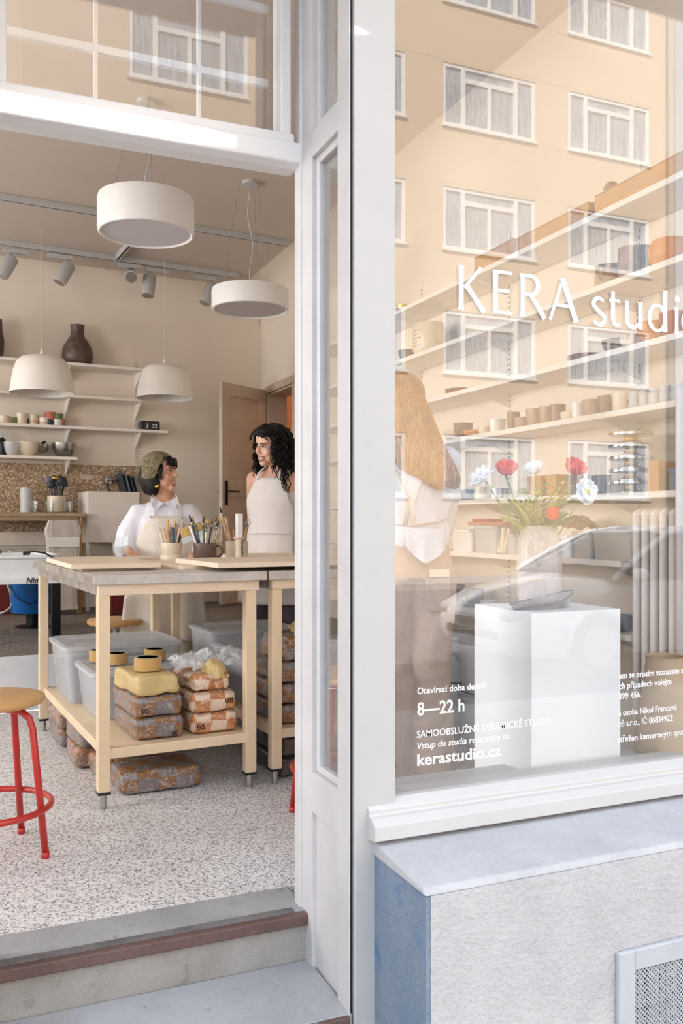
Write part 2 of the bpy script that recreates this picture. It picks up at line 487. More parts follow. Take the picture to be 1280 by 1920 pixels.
# side panel of the entrance recess (glazed above, boarded below), right and left
def side_panel(name, x0, x1, mirror=False):
    r = sroot(name)
    a, b = 2.0, 2.375
    m = MB()
    m.box(*((x0, x0 + .003) if not mirror else (x1 - .003, x1)), a, a + .075, -.34, 2.82)                    # front stile
    m.box(x0, x1, b - .12, b, -.34, 2.82)                     # rear stile
    m.box(x0, x1, a + .075, b - .12, 2.078, 2.15)             # transom rail
    m.box(x0, x1, a + .075, b - .12, .29, .40)                # bottom rail of the glass
    m.box(x0 + .012, x1, a + .02, b - .02, -.34, .29)         # boarded foot
    m.build('panel_frame', M['frame_in'], r, bev=.006)
    bd = MB()
    xb0, xb1 = (x0 + .012, x0 + .034) if not mirror else (x1 - .034, x1 - .012)
    for z0, z1 in ((.40, 2.078), (2.15, 2.82)):
        bd.box(xb0, xb1, a + .075, a + .095, z0, z1).box(xb0, xb1, b - .145, b - .12, z0, z1)
        bd.box(xb0, xb1, a + .095, b - .145, z0, z0 + .02).box(xb0, xb1, a + .095, b - .145, z1 - .022, z1)
    bd.build('glazing_bead', M['frame_in'], r, bev=.004)
    xm = (x0 + x1) / 2
    MB().box(xm - .002, xm + .002, a + .09, b - .14, .41, 2.07).build('glass_pane', M['pane'], r)
    MB().box(xm - .002, xm + .002, a + .09, b - .14, 2.165, 2.81).build('glass_pane', M['pane'], r)
    return r
side_panel('window_3', .876, .93)
side_panel('window_7', -.06, .0, True)

# door frame with transom light above
d1 = sroot('door_1')
MB().box(.869, .90, 2.33, 2.376, -.1, 2.82).box(-.02, .078, 2.33, 2.376, -.1, 2.82).build('door_post', M['frame_in'], d1, bev=.006)
bmz = [(2.33, 2.090), (2.33, 2.146), (2.43, 2.146), (2.43, 2.086), (2.36, 2.080)]
MB().prism([(.07, y, z) for y, z in bmz], (.806, 0, 0)).build('door_head', M['white_bounce'], d1, bev=.005)
w2 = sroot('window_2')
tf = MB().box(.078, .86, 2.345, 2.42, 2.146, 2.176).box(.818, .85, 2.345, 2.42, 2.17, 2.82).box(.078, .10, 2.345, 2.42, 2.17, 2.82)
tf.build('window_frame', M['white_bounce'], w2, bev=.006)
MB().box(.09, .83, 2.378, 2.384, 2.165, 2.81).build('glass_pane', M['pane_old'], w2)
mu = MB()
for z in (2.379, 2.60): mu.box(.09, .83, 2.49, 2.508, z - .011, z + .011)
for x in (.334, .622): mu.box(x - .0055, x + .0055, 2.486, 2.504, 2.15, 2.82)
mu.box(.08, .86, 2.46, 2.52, 2.13, 2.17)
mu.build('muntin', M['white_bounce'], w2, bev=.002)

# steps of the entrance
st = sroot('steps')
MB().box(.0, .885, 2.31, 2.483, -.10, 0.0006).build('threshold', M['threshold'], st, bev=.004)
MB().box(.0, .885, 2.30, 2.47, -.135, -.03).build('riser', M['riser'], st)
MB().box(.0, .885, 2.283, 2.31, -.032, .0).build('nosing', M['rust'], st, bev=.004)
MB().box(.06, .845, 2.305, 2.335, -.004, .0035).build('nosing_groove', M['groove'], st, bev=.001)
MB().box(-.02, .885, 2.0, 2.30, -.30, -.132).build('tread', M['step'], st, bev=.006)
MB().box(-.0, .875, 1.99, 2.02, -.17, -.134).build('nosing', M['rust'], st, bev=.004)
struct('wall_under_recess', MB().box(-.1, .95, 2.33, 2.5, -.42, -.11), M['riser'])

# ---- ventilation grille set in the plinth
M['grille'] = plain('grey_painted_metal', 'B9BCC1', .45, .05, 10)
vg = thing('vent_grille', 'grey metal vent grille with diamond holes set into the stucco plinth', 'vent', (1.468, 1.728, -.30))
vw, vh = .44, .33
f = MB().box(0, .05, -.014, .0, 0, vh).box(vw - .05, vw, -.014, 0, 0, vh).box(.05, vw - .05, -.014, 0, vh - .05, vh).box(.05, vw - .05, -.014, 0, 0, .05)
f.build('frame', M['grille'], vg, bev=.003)
MB().box(.05, vw - .05, .0, .001, .05, vh - .05).build('backing', M['black'], vg)
mp = MB(); p = .0118
nx, nz = int((vw - .1) / p), int((vh - .1) / p)
for i in range(nx):
    for k in range(nz):
        for dx, dz in ((0, 0), (.5, .5)):
            cx, cz = .05 + (i + .5 + dx) * p, .05 + (k + .5 + dz) * p
            h, g = p * .5, p * .31
            # a small diamond ring round each hole
            o_ = [(cx - h, cz), (cx, cz - h), (cx + h, cz), (cx, cz + h)]
            i_ = [(cx - g, cz), (cx, cz - g), (cx + g, cz), (cx, cz + g)]
            for q in range(4):
                w = (q + 1) % 4
                mp.quad([(o_[q][0], -.006, o_[q][1]), (o_[w][0], -.006, o_[w][1]), (i_[w][0], -.006, i_[w][1]), (i_[q][0], -.006, i_[q][1])])
me = mp.build('perforated_sheet', M['grille'], vg)
sd = me.modifiers.new('thick', 'SOLIDIFY'); sd.thickness = .002

# ================================================================== across the street
M['peach'] = paint_wall('peach_render', 'E2C9AB', .08, .03, .85)
M['bldwhite'] = plain('white_window_frame', 'F6F4F0', .5, .02)
M['bldgrey'] = plain('grey_downpipe', '9C9790', .6, .05)
def curtain_mat():
    t = NT('curtained_pane'); co = t.coord((9, 9, 1.2)); n = t.noise(co, 3, 3)
    rp = t.ramp(n.outputs['Fac'], [(.35, lin('7C8896')), (.6, lin('BCC4CC'))])
    t.l(rp.outputs[0], t.b.inputs['Base Color']); t.b.inputs['Roughness'].default_value = .08
    t.b.inputs['Specular IOR Level'].default_value = .8
    return t.m
M['curtain'] = curtain_mat()
BY = -15.85
bd = thing('apartment_building', 'peach apartment house across the street, reflected in the shop glass', 'building', (1.2, BY, -.3))
LX = 17.55; BHt = 18.0
wx = [2.30 + 3.93 * k for k in range(4)]; wz = [1.75 + 3.2 * k for k in range(5)]
WW, WH = 2.85, 1.62
wm = MB()
xs = [0] + [q for x in wx for q in (x, x + WW)] + [LX]
wm.box(0, LX, -9, -.22, 0, BHt)
for i in range(0, len(xs), 2): wm.box(xs[i], xs[i + 1], -.22, 0, 0, BHt)
for x in wx:
    zz = 0
    for z in wz:
        wm.box(x, x + WW, -.22, 0, zz, z + .3); zz = z + .3 + WH
    wm.box(x, x + WW, -.22, 0, zz, BHt)
wm.build('wall', M['peach'], bd)
MB().box(-.1, LX + .1, -.2, .35, BHt, BHt + .25).build('roof_cornice', M['bldwhite'], bd)
jm = MB()
for z in wz:
    for q in (z + .24, z + .36 + WH): jm.box(0, LX, 0, .004, q, q + .025)
jm.build('string_course', M['peach'], bd)
MB().cyl((LX + .12, .1, 0), (LX + .12, .1, BHt), .11, n=10).build('downpipe', M['bldgrey'], bd, smooth=True)
MB().box(LX, LX + .5, -9, -.3, 0, BHt).build('side_wall', M['bldgrey'], bd)
fm = MB(); t_ = .095
for a, b, c, d in ((0, WW, 0, t_), (0, WW, WH - t_, WH)): fm.box(a + .01, b - .01, -.097, -.023, c + .002, d - .002)
for a in (0, .56, WW - .56 - .11, WW - t_): fm.box(a, a + (t_ if a in (0, WW - t_) else .12), -.10, -.02, 0, WH)
fm.box(.6, WW - .6, -.096, -.024, WH * .74, WH * .74 + .12).box(WW / 2 - .05, WW / 2 + .05, -.094, -.026, .01, WH * .76)
fm.box(-.03, WW + .03, -.05, .05, -.05, 0)
fmesh = fm.mesh('window', [M['bldwhite']])
pans = []
for a, b, c, d in ((t_, .56, t_, WH - t_), (.68, WW / 2 - .05, t_, WH * .74), (WW / 2 + .05, WW - .67, t_, WH * .74), (.68, WW - .67, WH * .74 + .12, WH - t_), (WW - .55, WW - t_, t_, WH - t_)):
    pans.append(MB().box(a, b, -.075, -.06, c, d).mesh('pane', [M['curtain']]))
for x in wx:
    for z in wz:
        w = link('window', fmesh, bd, loc=(x, 0, z + .3))
        for pm in pans: link('pane', pm, w)
# ================================================================== more materials
M['ply'] = wood('beech_board', 'D9BFA2', 'E8D6BF', 'X', 5)
M['ply2'] = wood('pale_pine_board', 'DCC6AC', 'EBDCC8', 'X', 5)
M['cream_metal'] = plain('cream_lacquered_steel', 'E2CBAA', .4, .03, 8)
M['stoolwood'] = wood('stool_seat_wood', 'B98A55', 'D3A871', 'X', 7, .35)
M['counterwood'] = wood('counter_oak', '8A7862', 'B59A78', 'X', 4)
M['red'] = plain('red_lacquered_tube', 'B92A22', .35, .06, 20, coat=.3)
M['darkred'] = plain('dark_red_plastic', '6E1E1C', .5, .1)
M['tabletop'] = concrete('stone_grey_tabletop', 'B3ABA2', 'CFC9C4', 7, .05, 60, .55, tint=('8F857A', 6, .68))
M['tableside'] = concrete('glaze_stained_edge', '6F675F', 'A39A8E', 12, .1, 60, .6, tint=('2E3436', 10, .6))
M['dome'] = plain('off_white_lampshade', 'E4DED5', .45, .02, 6)
M['disc'] = plain('white_drum_shade', 'EAE7E3', .5, .02, 6)
M['diffuser'] = plain('opal_diffuser', 'CFCDD0', .35, .02, 6)
M['offwhite'] = plain('off_white_laminate', 'E2DAD0', .45, .03, 6)
M['shelfwhite'] = plain('white_shelf_board', 'E8E1D8', .45, .03, 5)
M['blue'] = plain('blue_plastic', '1769B5', .35, .04, 8)
M['greyplastic'] = plain('light_grey_plastic', 'B7B0A6', .45, .04, 10)
M['whiteplastic'] = plain('white_plastic', 'E9EDF0', .4, .03, 10)
M['linen'] = plain('unbleached_linen', 'C9C0B6', .9, .06, 14, .3, 120)
M['tape'] = plain('brown_packing_tape', 'C19A5E', .3, .05, 20, coat=.2)
M['tapecore'] = plain('green_paper_core', '5E9A78', .7, .1, 30)
M['clear'] = film('clear_box_plastic', 'DDE0E4', .38, .25, .04, 5, mott=0)
M['clearlid'] = film('frosted_lid_plastic', 'DADCDF', .62, .3, .05, 6, mott=0)
M['wrap'] = film('crumpled_clear_wrap', 'F2F2F4', .42, .15, .9, 26)
M['claydark'] = plain('dark_wet_clay', '6E6260', .6, .15, 9, .3)
M['brass'] = plain('brass', 'C9A24C', .3, .05, 20, metal=1)
M['cream_glaze'] = plain('cream_glaze', 'D8C9B2', .3, .06, 12, .05)
M['white_glaze'] = plain('white_glaze', 'E4DFD8', .25, .04, 12)
M['tan_glaze'] = plain('tan_stoneware', 'A98B74', .5, .12, 16, .1)
M['brown_glaze'] = plain('brown_glaze', '7A543C', .35, .2, 14, .1)
M['orange_glaze'] = plain('ochre_orange_glaze', 'C97F3E', .45, .08, 10, .05)
M['grey_glaze'] = plain('blue_grey_glaze', '6E7780', .35, .1, 14)
M['pink_clay'] = plain('terracotta', 'B9705A', .7, .1, 14)
M['iron'] = plain('mottled_iron_glaze', '5C4A40', .45, .35, 22, .3)
M['slate_glaze'] = plain('streaky_brown_mug_glaze', '6A5550', .35, .3, 16, .1, stretch=(1, 1, 5))
M['bluepaint'] = plain('blue_glaze_line', '26385E', .4, .2, 30)
M['candle'] = plain('white_candle_wax', 'F0EEF0', .4, .01)
M['bristle'] = plain('straw_bristle', 'C9A96A', .8, .2, 60, .4, 200)
M['toolwood'] = plain('tool_handle_wood', 'C8A883', .5, .15, 30)
M['toolgrey'] = plain('blue_grey_handle', '5A6C7C', .4, .1, 30)
M['tooldark'] = plain('dark_tool_handle', '2C3238', .4, .1, 30)
M['toolgreen'] = plain('green_tool_handle', '5E7A4A', .4, .1, 30)
M['card'] = plain('brown_cardboard', 'B98A56', .8, .06, 10, .05)
M['paper'] = plain('crumpled_kraft_paper', '8F6B4C', .8, .15, 12, .6, 30)

def clay_mat(name, c1, c2, film_c, sq=15):
    t = NT(name); co = t.coord(); n = t.noise(co, 14, 4, .6, 1.0)
    wr = t.mix(.035, co, n.outputs['Color'], 'ADD')
    ch = t.new('ShaderNodeTexChecker'); ch.inputs['Scale'].default_value = sq
    ch.inputs['Color1'].default_value = (*lin(c1), 1); ch.inputs['Color2'].default_value = (*lin(c2), 1)
    t.l(wr, ch.inputs['Vector'])
    n2 = t.noise(co, 26, 5, .7, 2.0)
    mk = t.ramp(n2.outputs['Fac'], [(.50, (0, 0, 0)), (.68, (1, 1, 1))])
    col = t.mix(mk.outputs[0], ch.outputs[0], lin(film_c))  # paler film patches, with the highlights of its crumples put into the colour
    t.l(col, t.b.inputs['Base Color']); t.b.inputs['Roughness'].default_value = .28
    t.b.inputs['Coat Weight'].default_value = .5
    n3 = t.noise(co, 20, 4, .6, 2.5); t.bump(n3.outputs['Fac'], .9, .015)
    return t.m
M['bag_pale'] = clay_mat('orange_checked_clay_wrap', 'E3C9AE', 'C07A42', 'EAD6C4')
M['bag_dark'] = clay_mat('grey_brown_clay_wrap', '7E7372', '8E6238', 'B7B1B0', 13)
M['bag_mixed'] = clay_mat('brown_clay_wrap', '8A6A52', 'A9744C', 'C9BDB2', 12)
M['bag_black'] = clay_mat('black_clay_wrap', '2E2D32', '54402F', '6E6E74', 11)
M['bag_yellow'] = plain('yellow_kraft_bag', 'C8AE78', .45, .08, 10, .5, 22)

# ================================================================== lamps
def cable(mb, a, b, r=.003, wob=0, n=10, seed=0):
    pts = []
    for i in range(n + 1):
        t = i / n; p = V(a).lerp(V(b), t)
        if wob: p += V((sin(t * 9 + seed), cos(t * 7 + seed * 2), 0)) * wob * sin(pi * t)
        pts.append(p)
    return mb.tube(pts, r, 6)

def drum_lamp(px, ptop, pbot, wpx, dia, label):
    d = dia * F / wpx
    c = onD(px, (pbot), d)
    t = thing('drum_pendant_lamp', label, 'lamp', (c.x, c.y, c.z), 0, 'white drum pendant lamps')
    r = dia / 2; h = (pbot - ptop) * d / F
    MB().lathe([(r * .90, .012), (r * .955, 0), (r * .985, .004), (r, .02), (r, h - .015), (r * .985, h - .003), (r * .95, h), (.02, h)], n=56, cap0=False).build('shade', M['disc'], t, smooth=True, auto=35)
    MB().lathe([(.001, .008), (r * .93, .008), (r * .93, .011), (.001, .011)], n=56).build('diffuser', M['diffuser'], t, smooth=True, auto=35)
    top = CE - c.z
    for k in range(3):
        a = 2 * pi * k / 3 + .5
        MB().cyl((r * .75 * cos(a), r * .75 * sin(a), h), (r * .3 * cos(a), r * .3 * sin(a), top), .0012, n=5).build('wire', M['steel'], t)
    cm = MB(); cable(cm, (0, 0, h), (0, 0, top), .0035, .02, 14, px)
    cm.build('cord', M['white'], t, smooth=True)
    MB().lathe([(.05, top - .02), (.05, top), (.001, top)], n=24).build('canopy', M['white'], t, smooth=True, auto=40)
    return t
drum_lamp(274, 372, 440, 178, .5, 'large white drum pendant lamp hanging nearest the door')
drum_lamp(469, 543, 582, 144, .5, 'second white drum pendant lamp, hanging lower by the door frame')

TRZ = CE - .03
def dome_lamp(px, ptop, pbot, wpx, dia, label, trackd):
    d = dia * F / wpx
    c = onD(px, pbot, d)
    t = thing('dome_pendant_lamp', label, 'lamp', c, 0, 'off-white dome pendant lamps')
    r = dia / 2; h = (pbot - ptop) * d / F
    prof = [(r, 0), (r * .985, .02), (r * .95, h * .3), (r * .89, h * .58), (r * .80, h * .80), (r * .66, h * .93), (r * .45, h * .985), (.03, h)]
    inner = [(r * .975, .002), (r * .93, h * .3), (r * .86, h * .57), (r * .76, h * .77), (r * .6, h * .9), (.03, h * .93)]
    MB().lathe(list(reversed(inner)) + prof, n=48, cap0=True).build('shade', M['dome'], t, smooth=True, auto=50)
    MB().cyl((0, 0, h), (0, 0, h + .05), .02, .008, n=12).build('cord_grip', M['dome'], t, smooth=True)
    MB().cyl((0, 0, h + .04), (0, 0, TRZ - c.z - .02), .0035, n=6).build('cord', M['white'], t)
    MB().ball((0, 0, h * .55), (.035, .035, .045)).build('bulb', M['diffuser'], t, smooth=True)
    return t, c
l1, c1 = dome_lamp(79, 667, 738, 117, .46, 'left off-white dome pendant lamp in front of the wall shelves', 0)
l2, c2 = dome_lamp(309, 684, 747, 105, .46, 'off-white dome pendant lamp right of the wall shelves', 0)

# ceiling tracks with spotlights
def track(name, a, b, label):
    L = (b - a).length; ang = math.atan2((b - a).y, (b - a).x)
    t = thing(name, label, 'track', a, ang)
    MB().box(0, L, -.018, .018, -.004, .03).box(0, L, -.018, -.008, -.014, 0).box(0, L, .008, .018, -.014, 0).build('rail', M['white'], t, bev=.002)
    MB().box(.01, L - .01, -.008, .008, -.012, -.003).build('rail_slot', M['dark'], t)
    return t
ta, tb = onZ(0, 371, TRZ), onZ(541, 459, TRZ)
track('lighting_track', ta - TD * .3, tb, 'long white ceiling track above the dome lamps, nearer the door')
ta2, tb2 = onZ(0, 455, TRZ), onZ(446, 519, TRZ)
track('lighting_track', ta2 - TD * .3, tb2, 'white ceiling track with five spotlights, nearer the rear wall')
j0 = onZ(218, 487, TRZ)
track('lighting_track', j0 - TN * .03, j0 - TN * .9, 'short white cross track joining the spotlight track')
def spot(px, py, bx, by, adx, label):
    top = onZ(px, py, TRZ)
    t = thing('spotlight', label, 'spotlight', top, TH, 'ceiling spotlights')
    MB().box(-.10 + adx, .10 + adx, -.017, .017, -.06, -.028).build('adapter', M['white'], t, bev=.003)
    MB().cyl((0, 0, -.055), (0, 0, -.13), .008, n=10).build('stem', M['white'], t, smooth=True)
    d = (top - O).dot(V((sin(YAW), cos(YAW), 0)))
    b = onD(bx, by, d) ; v = (b - top); v.rotate(Euler((0, 0, -TH)))
    s = V((0, 0, -.12)); e = V((v.x, v.y - .03, v.z))
    dirn = (e - s).normalized(); s2 = s - dirn * .03; e = e + dirn * .05
    m = MB().tube([s2, s2 + dirn * .012, e], [.045, .055, .055], 20)
    m.build('barrel', M['white'], t, smooth=True, auto=40, bev=0)
    MB().tube([e - dirn * .004, e + dirn * .003], .044, 20).build('lens', M['chrome'], t, smooth=True, auto=40)
    return t
spot(20, 460, 7, 510, .04, 'white spotlight at the left end of the rear track')
spot(127, 473, 115, 522, -.06, 'second white spotlight from the left on the rear track')
spot(244, 489, 243, 519, .0, 'white spotlight at the cross joint, lens facing the room')
spot(280, 496, 276, 546, .06, 'white spotlight right of the track joint')
spot(396, 513, 385, 561, -.06, 'white spotlight partly behind the second drum lamp')

# ================================================================== rear wall: shelves
def shelf_back(p0, p1, label, brackets, off=.26, th=.026):
    a, b = onB(p0[0], p0[1], off), onB(p1[0], p1[1], off)
    z = (a.z + b.z) / 2
    a = a - TD * .5
    L = (b - a).dot(TD)
    t = thing('wall_shelf', label, 'shelf', (a.x, a.y, z), TH, 'white shelves on the rear wall')
    MB().box(0, L, 0, off - .01, -th, 0).build('board', M['shelfwhite'], t, bev=.003)
    for bx in brackets:
        x = (onB(bx, p0[1], 0.02) - a).dot(TD)
        MB().prism([(x - .005, off - .015, -th), (x - .005, .05, -th), (x - .005, .05, -th - .012), (x - .005, off - .028, -th - .125), (x - .005, off - .015, -th - .125)], (.010, 0, 0)).build('bracket', M['shelfwhite'], t)
    return z
UP = (123, 254)
zA = shelf_back((0, 667), (271, 691), 'topmost white wall shelf on the rear wall, holding the tall brown vases', UP)
zB = shelf_back((0, 729), (266, 750), 'second white wall shelf from the top, empty behind the dome lamp', UP)
zC = shelf_back((0, 792), (315, 807), 'longest white wall shelf, holding small cups and a flip clock', UP)
zD = shelf_back((0, 852), (145, 857), 'lowest white wall shelf, holding steel and plastic bowls', UP[:1])
for px, lab in zip(UP, ('slotted white shelf upright behind the small cups', 'slotted white shelf upright left of the flip clock')):
    b = onB(px, 700, .0)
    t = thing('shelf_upright', lab, 'shelf rail', (b.x, b.y, 1.62), TH, 'slotted shelf uprights')
    MB().box(-.013, .013, -.014, -.001, 0, .95).build('rail', M['shelfwhite'], t)
    s = MB()
    for k in range(36):
        for q in (-.006, .006): s.box(q - .002, q + .002, -.0152, -.0142, .01 + k * .026, .024 + k * .026)
    o = s.build('slots', M['dark'], t); o['kind'] = 'stuff'

def vessel(name, label, cat, loc, prof, mat, group=None, n=28, handle=None, inner=True, rot=None, th=.004, wob=None, rz=0):
    t = thing(name, label, cat, loc, rz, group, rot=rot)
    body = list(prof)
    if inner:
        ins = [(max(r - th, .002), z if i else z + th) for i, (r, z) in enumerate(prof)]
        body = body + [(max(prof[-1][0] - th, .002), prof[-1][1])] + list(reversed(ins))[1:]
    MB().lathe(body, n=n, wob=wob).build('body', mat, t, smooth=True, auto=45)
    if handle:
        hr, hz, hs, hm = handle
        pts = [(hr + hs * sin(pi * i / 8) * 1.0, 0, hz + hs * .95 * cos(pi * i / 8)) for i in range(9)]
        MB().tube(pts, hs * .2, 8).build('handle', hm or mat, t, smooth=True)
    return t
def cup(label, loc, r, h, mat, group, cat='cup', name='cup', taper=.85, **k):
    return vessel(name, label, cat, loc, [(r * taper * .8, 0), (r * taper, .004), (r * (taper + 1) / 2, h * .45), (r, h)], mat, group, **k)
def bowl(label, loc, r, h, mat, group, cat='bowl', name='bowl', **k):
    return vessel(name, label, cat, loc, [(r * .45, 0), (r * .5, .004), (r * .78, h * .3), (r * .94, h * .65), (r, h)], mat, group, **k)

def onshelf(px, z, off): p = onB(px, 800, off); return V((p.x, p.y, z))
v = onshelf(145, zA, .14)
vessel('tall_vase', 'mottled brown bottle vase with a narrow neck on the top wall shelf', 'vase', v,
       [(.10, 0), (.125, .02), (.135, .08), (.125, .15), (.09, .21), (.062, .25), (.056, .29), (.058, .335), (.064, .35)], M['iron'], 'brown vases on the top shelf')
vessel('tall_vase', 'dark brown vase cut by the left edge on the top wall shelf', 'vase', onshelf(-14, zA, .14),
       [(.07, 0), (.09, .05), (.095, .15), (.08, .25), (.075, .33)], M['iron'], 'brown vases on the top shelf')
small = [(8, .05, .068, 'cream_glaze', 'wide cream cup at the left end of the long shelf'), (20, .03, .058, 'tan_glaze', 'small tan cup beside the wide cream cup'),
         (28, .026, .06, 'toolgreen', 'small dark green jar left of the tall cream cup'), (41, .05, .10, 'cream_glaze', 'tallest cream cup among the small cups'),
         (52, .02, .055, 'tooldark', 'little black jar between two cream cups'), (63, .043, .09, 'cream_glaze', 'cream cup with an orange band on the long shelf'),
         (82, .048, .068, 'white_glaze', 'white cup right of the orange banded cup'), (93, .045, .05, 'tooldark', 'low black cup under the red cup'),
         (107, .045, .06, 'white_glaze', 'striped white cup under the dark green pot'), (117, .022, .07, 'pink_clay', 'small red-brown jar beside the shelf upright')]
for px, r, h, m, lab in small:
    o = cup(lab, onshelf(px, zC, .13), r, h, M[m], 'small cups on the long shelf')
    if 'orange band' in lab: MB().lathe([(r * .945, h * .32), (r * .955, h * .43)], n=28, cap0=False, cap1=False).build('band', M['orange_glaze'], o, smooth=True)
cup('red cup stacked on the low black cup', onshelf(94, zC + .052, .13), .05, .07, M['pink_clay'], 'small cups on the long shelf')
cup('dark green pot stacked on the striped white cup', onshelf(108, zC + .062, .13), .045, .05, M['toolgreen'], 'small cups on the long shelf', taper=.95)
# flip clock
c = onshelf(280, zC, .12)
t = thing('flip_clock', 'black flip clock showing 3 32 on the long wall shelf', 'clock', c, TH)
MB().box(-.088, .088, -.04, .04, 0, .09).build('case', M['black'], t, bev=.008)
M['flip'] = plain('flip_card', '2B2D31', .5, .05)
M['digit'] = plain('white_print', 'E6E6E8', .5, .01)
def text(body, parent, loc, size, mat, rot=(R(90), 0, 0), name='lettering', align='LEFT', bold=0, shear=0, sx=1, ext=.0004):
    c = bpy.data.curves.new(name, 'FONT'); c.body = body; c.size = size; c.align_x = align; c.offset = bold; c.shear = shear
    c.extrude = ext; c.resolution_u = 3
    c.materials.append(mat)
    tmp = bpy.data.objects.new('print_curve', c); COL.objects.link(tmp)
    me = bpy.data.meshes.new_from_object(tmp.evaluated_get(bpy.context.evaluated_depsgraph_get()))
    bpy.data.objects.remove(tmp); me.name = name
    o = bpy.data.objects.new(name, me); COL.objects.link(o); o.parent = parent; o.location = loc; o.rotation_euler = rot; o.scale = (sx, 1, 1)
    return o
for x, s in ((-.032, '3'), (.036, '32')):
    MB().box(x - .03, x + .03, -.0425, -.04, .018, .072).build('flap', M['flip'], t)
    text(s, t, (x, -.0432, .026), .052, M['digit'], align='CENTER', bold=.0006)
# bowls on the lowest shelf
cz = zD
bt = thing('spray_bottle', 'dark spray bottle with a white trigger at the left end of the lowest shelf', 'bottle', onshelf(3, cz, .12), TH)
MB().lathe([(.034, 0), (.038, .01), (.038, .10), (.03, .14), (.014, .155)], n=20).build('body', M['black'], bt, smooth=True, auto=40)
MB().cyl((0, 0, .155), (0, 0, .17), .015, n=12).box(-.02, .05, -.013, .013, .17, .20).prism([(.03, -.008, .17), (.045, -.008, .17), (.035, -.008, .13), (.027, -.008, .13)], (0, .016, 0)).build('trigger_head', M['white'], bt, bev=.003)
bowl('clear plastic tub nested behind the cream bowl', onshelf(21, cz, .17), .062, .115, M['clear'], 'bowls on the lowest shelf', name='plastic_tub')
bowl('large cream plastic bowl on the lowest wall shelf', onshelf(53, cz, .13), .095, .12, M['cream_glaze'], 'bowls on the lowest shelf')
bowl('small steel bowl tipped on its side between two bowls', onshelf(86, cz + .05, .12), .056, .075, M['chrome'], 'bowls on the lowest shelf', rot=(R(15), R(-38), 0))
bowl('large steel mixing bowl at the end of the lowest shelf', onshelf(120, cz, .13), .105, .125, M['chrome'], 'bowls on the lowest shelf')

# terrazzo splash panel, counter and what stands on it
p0, p1 = onB(-60, 868, 0), onB(262, 880, 0)
t = thing('splash_panel', 'brown terrazzo splash panel with cream chips behind the counter', 'panel', (p0.x, p0.y, 0), TH)
MB().box(0, (p1 - p0).dot(TD), -.016, -.001, 1.0, 1.60).build('slab', M['splash'], t)
a, b = onB(-60, 962, .52), onB(160, 962, .52)
zc = 1.165; L = (b - a).dot(TD)
t = thing('counter', 'wooden counter with a lower shelf against the terrazzo panel', 'counter', (a.x, a.y, 0), TH)
MB().box(0, L, 0, .49, zc - .034, zc).build('worktop', M['counterwood'], t, bev=.003)
MB().box(0, L - .04, .02, .05, zc - .07, zc - .034).build('rail', M['counterwood'], t, bev=.002)
for x in (.02, L - .06):
    for y in (.02, .44): MB().box(x, x + .035, y, y + .035, .32, zc - .036).build('leg', M['stoolwood'], t, bev=.002)
MB().box(.02, L - .03, .03, .47, .66, .68).build('lower_shelf', M['counterwood'], t, bev=.002)
CO = V((a.x, a.y, 0))
def onC(px, off, z): p = onB(px, 900, off); return V((p.x, p.y, z))
t = thing('paper_towel_roll', 'white paper towel roll standing on the counter', 'paper roll', onC(50, .2, zc))
MB().lathe([(.02, 0), (.054, 0), (.054, .215), (.02, .215)], n=28).build('roll', M['white'], t, smooth=True, auto=40)
MB().cyl((0, 0, -.0), (0, 0, .24), .012, n=10).build('core', M['card'], t, smooth=True)
for px, off, lab in ((62, .34, 'glass tumbler in front of the paper towel roll'), (92, .34, 'glass tumbler in front of the utensil pot'), (127, .34, 'glass tumbler beside the white cabinet')):
    vessel('glass_tumbler', lab, 'glass', onC(px, off, zc), [(.03, 0), (.034, .004), (.04, .05), (.043, .10)], M['glass'], 'glass tumblers on the counter', n=12, th=.003)
t = vessel('utensil_pot', 'beige pot full of dark kitchen utensils on the counter', 'pot', onC(106, .22, zc), [(.06, 0), (.075, .01), (.08, .08), (.078, .145)], M['cream_glaze'])
random.seed(3)
for k in range(9):
    a_ = random.uniform(0, 2 * pi); q = random.uniform(.1, .35); l_ = random.uniform(.14, .2)
    e = V((cos(a_) * (.03 + q * .12), sin(a_) * .05, .1 + l_))
    MB().cyl((cos(a_) * .02, sin(a_) * .02, .02), e, .005, n=6).ball(e, (.03, .012, .035)).build('utensil', M['tooldark' if k % 3 else 'toolgrey'], t, smooth=True)
MB().ball((0, 0, .30), (.05, .02, .02)).build('sponge', M['brass'], t, smooth=True)
# small label on the panel
q = onB(162, 895, .018)
t = thing('wall_label', 'small pale label stuck on the terrazzo panel', 'label', q, TH)
MB().box(-.058, .058, -.001, .001, -.018, .018).build('plate', plain('pale_label', 'C9B3AA', .6, .02), t)
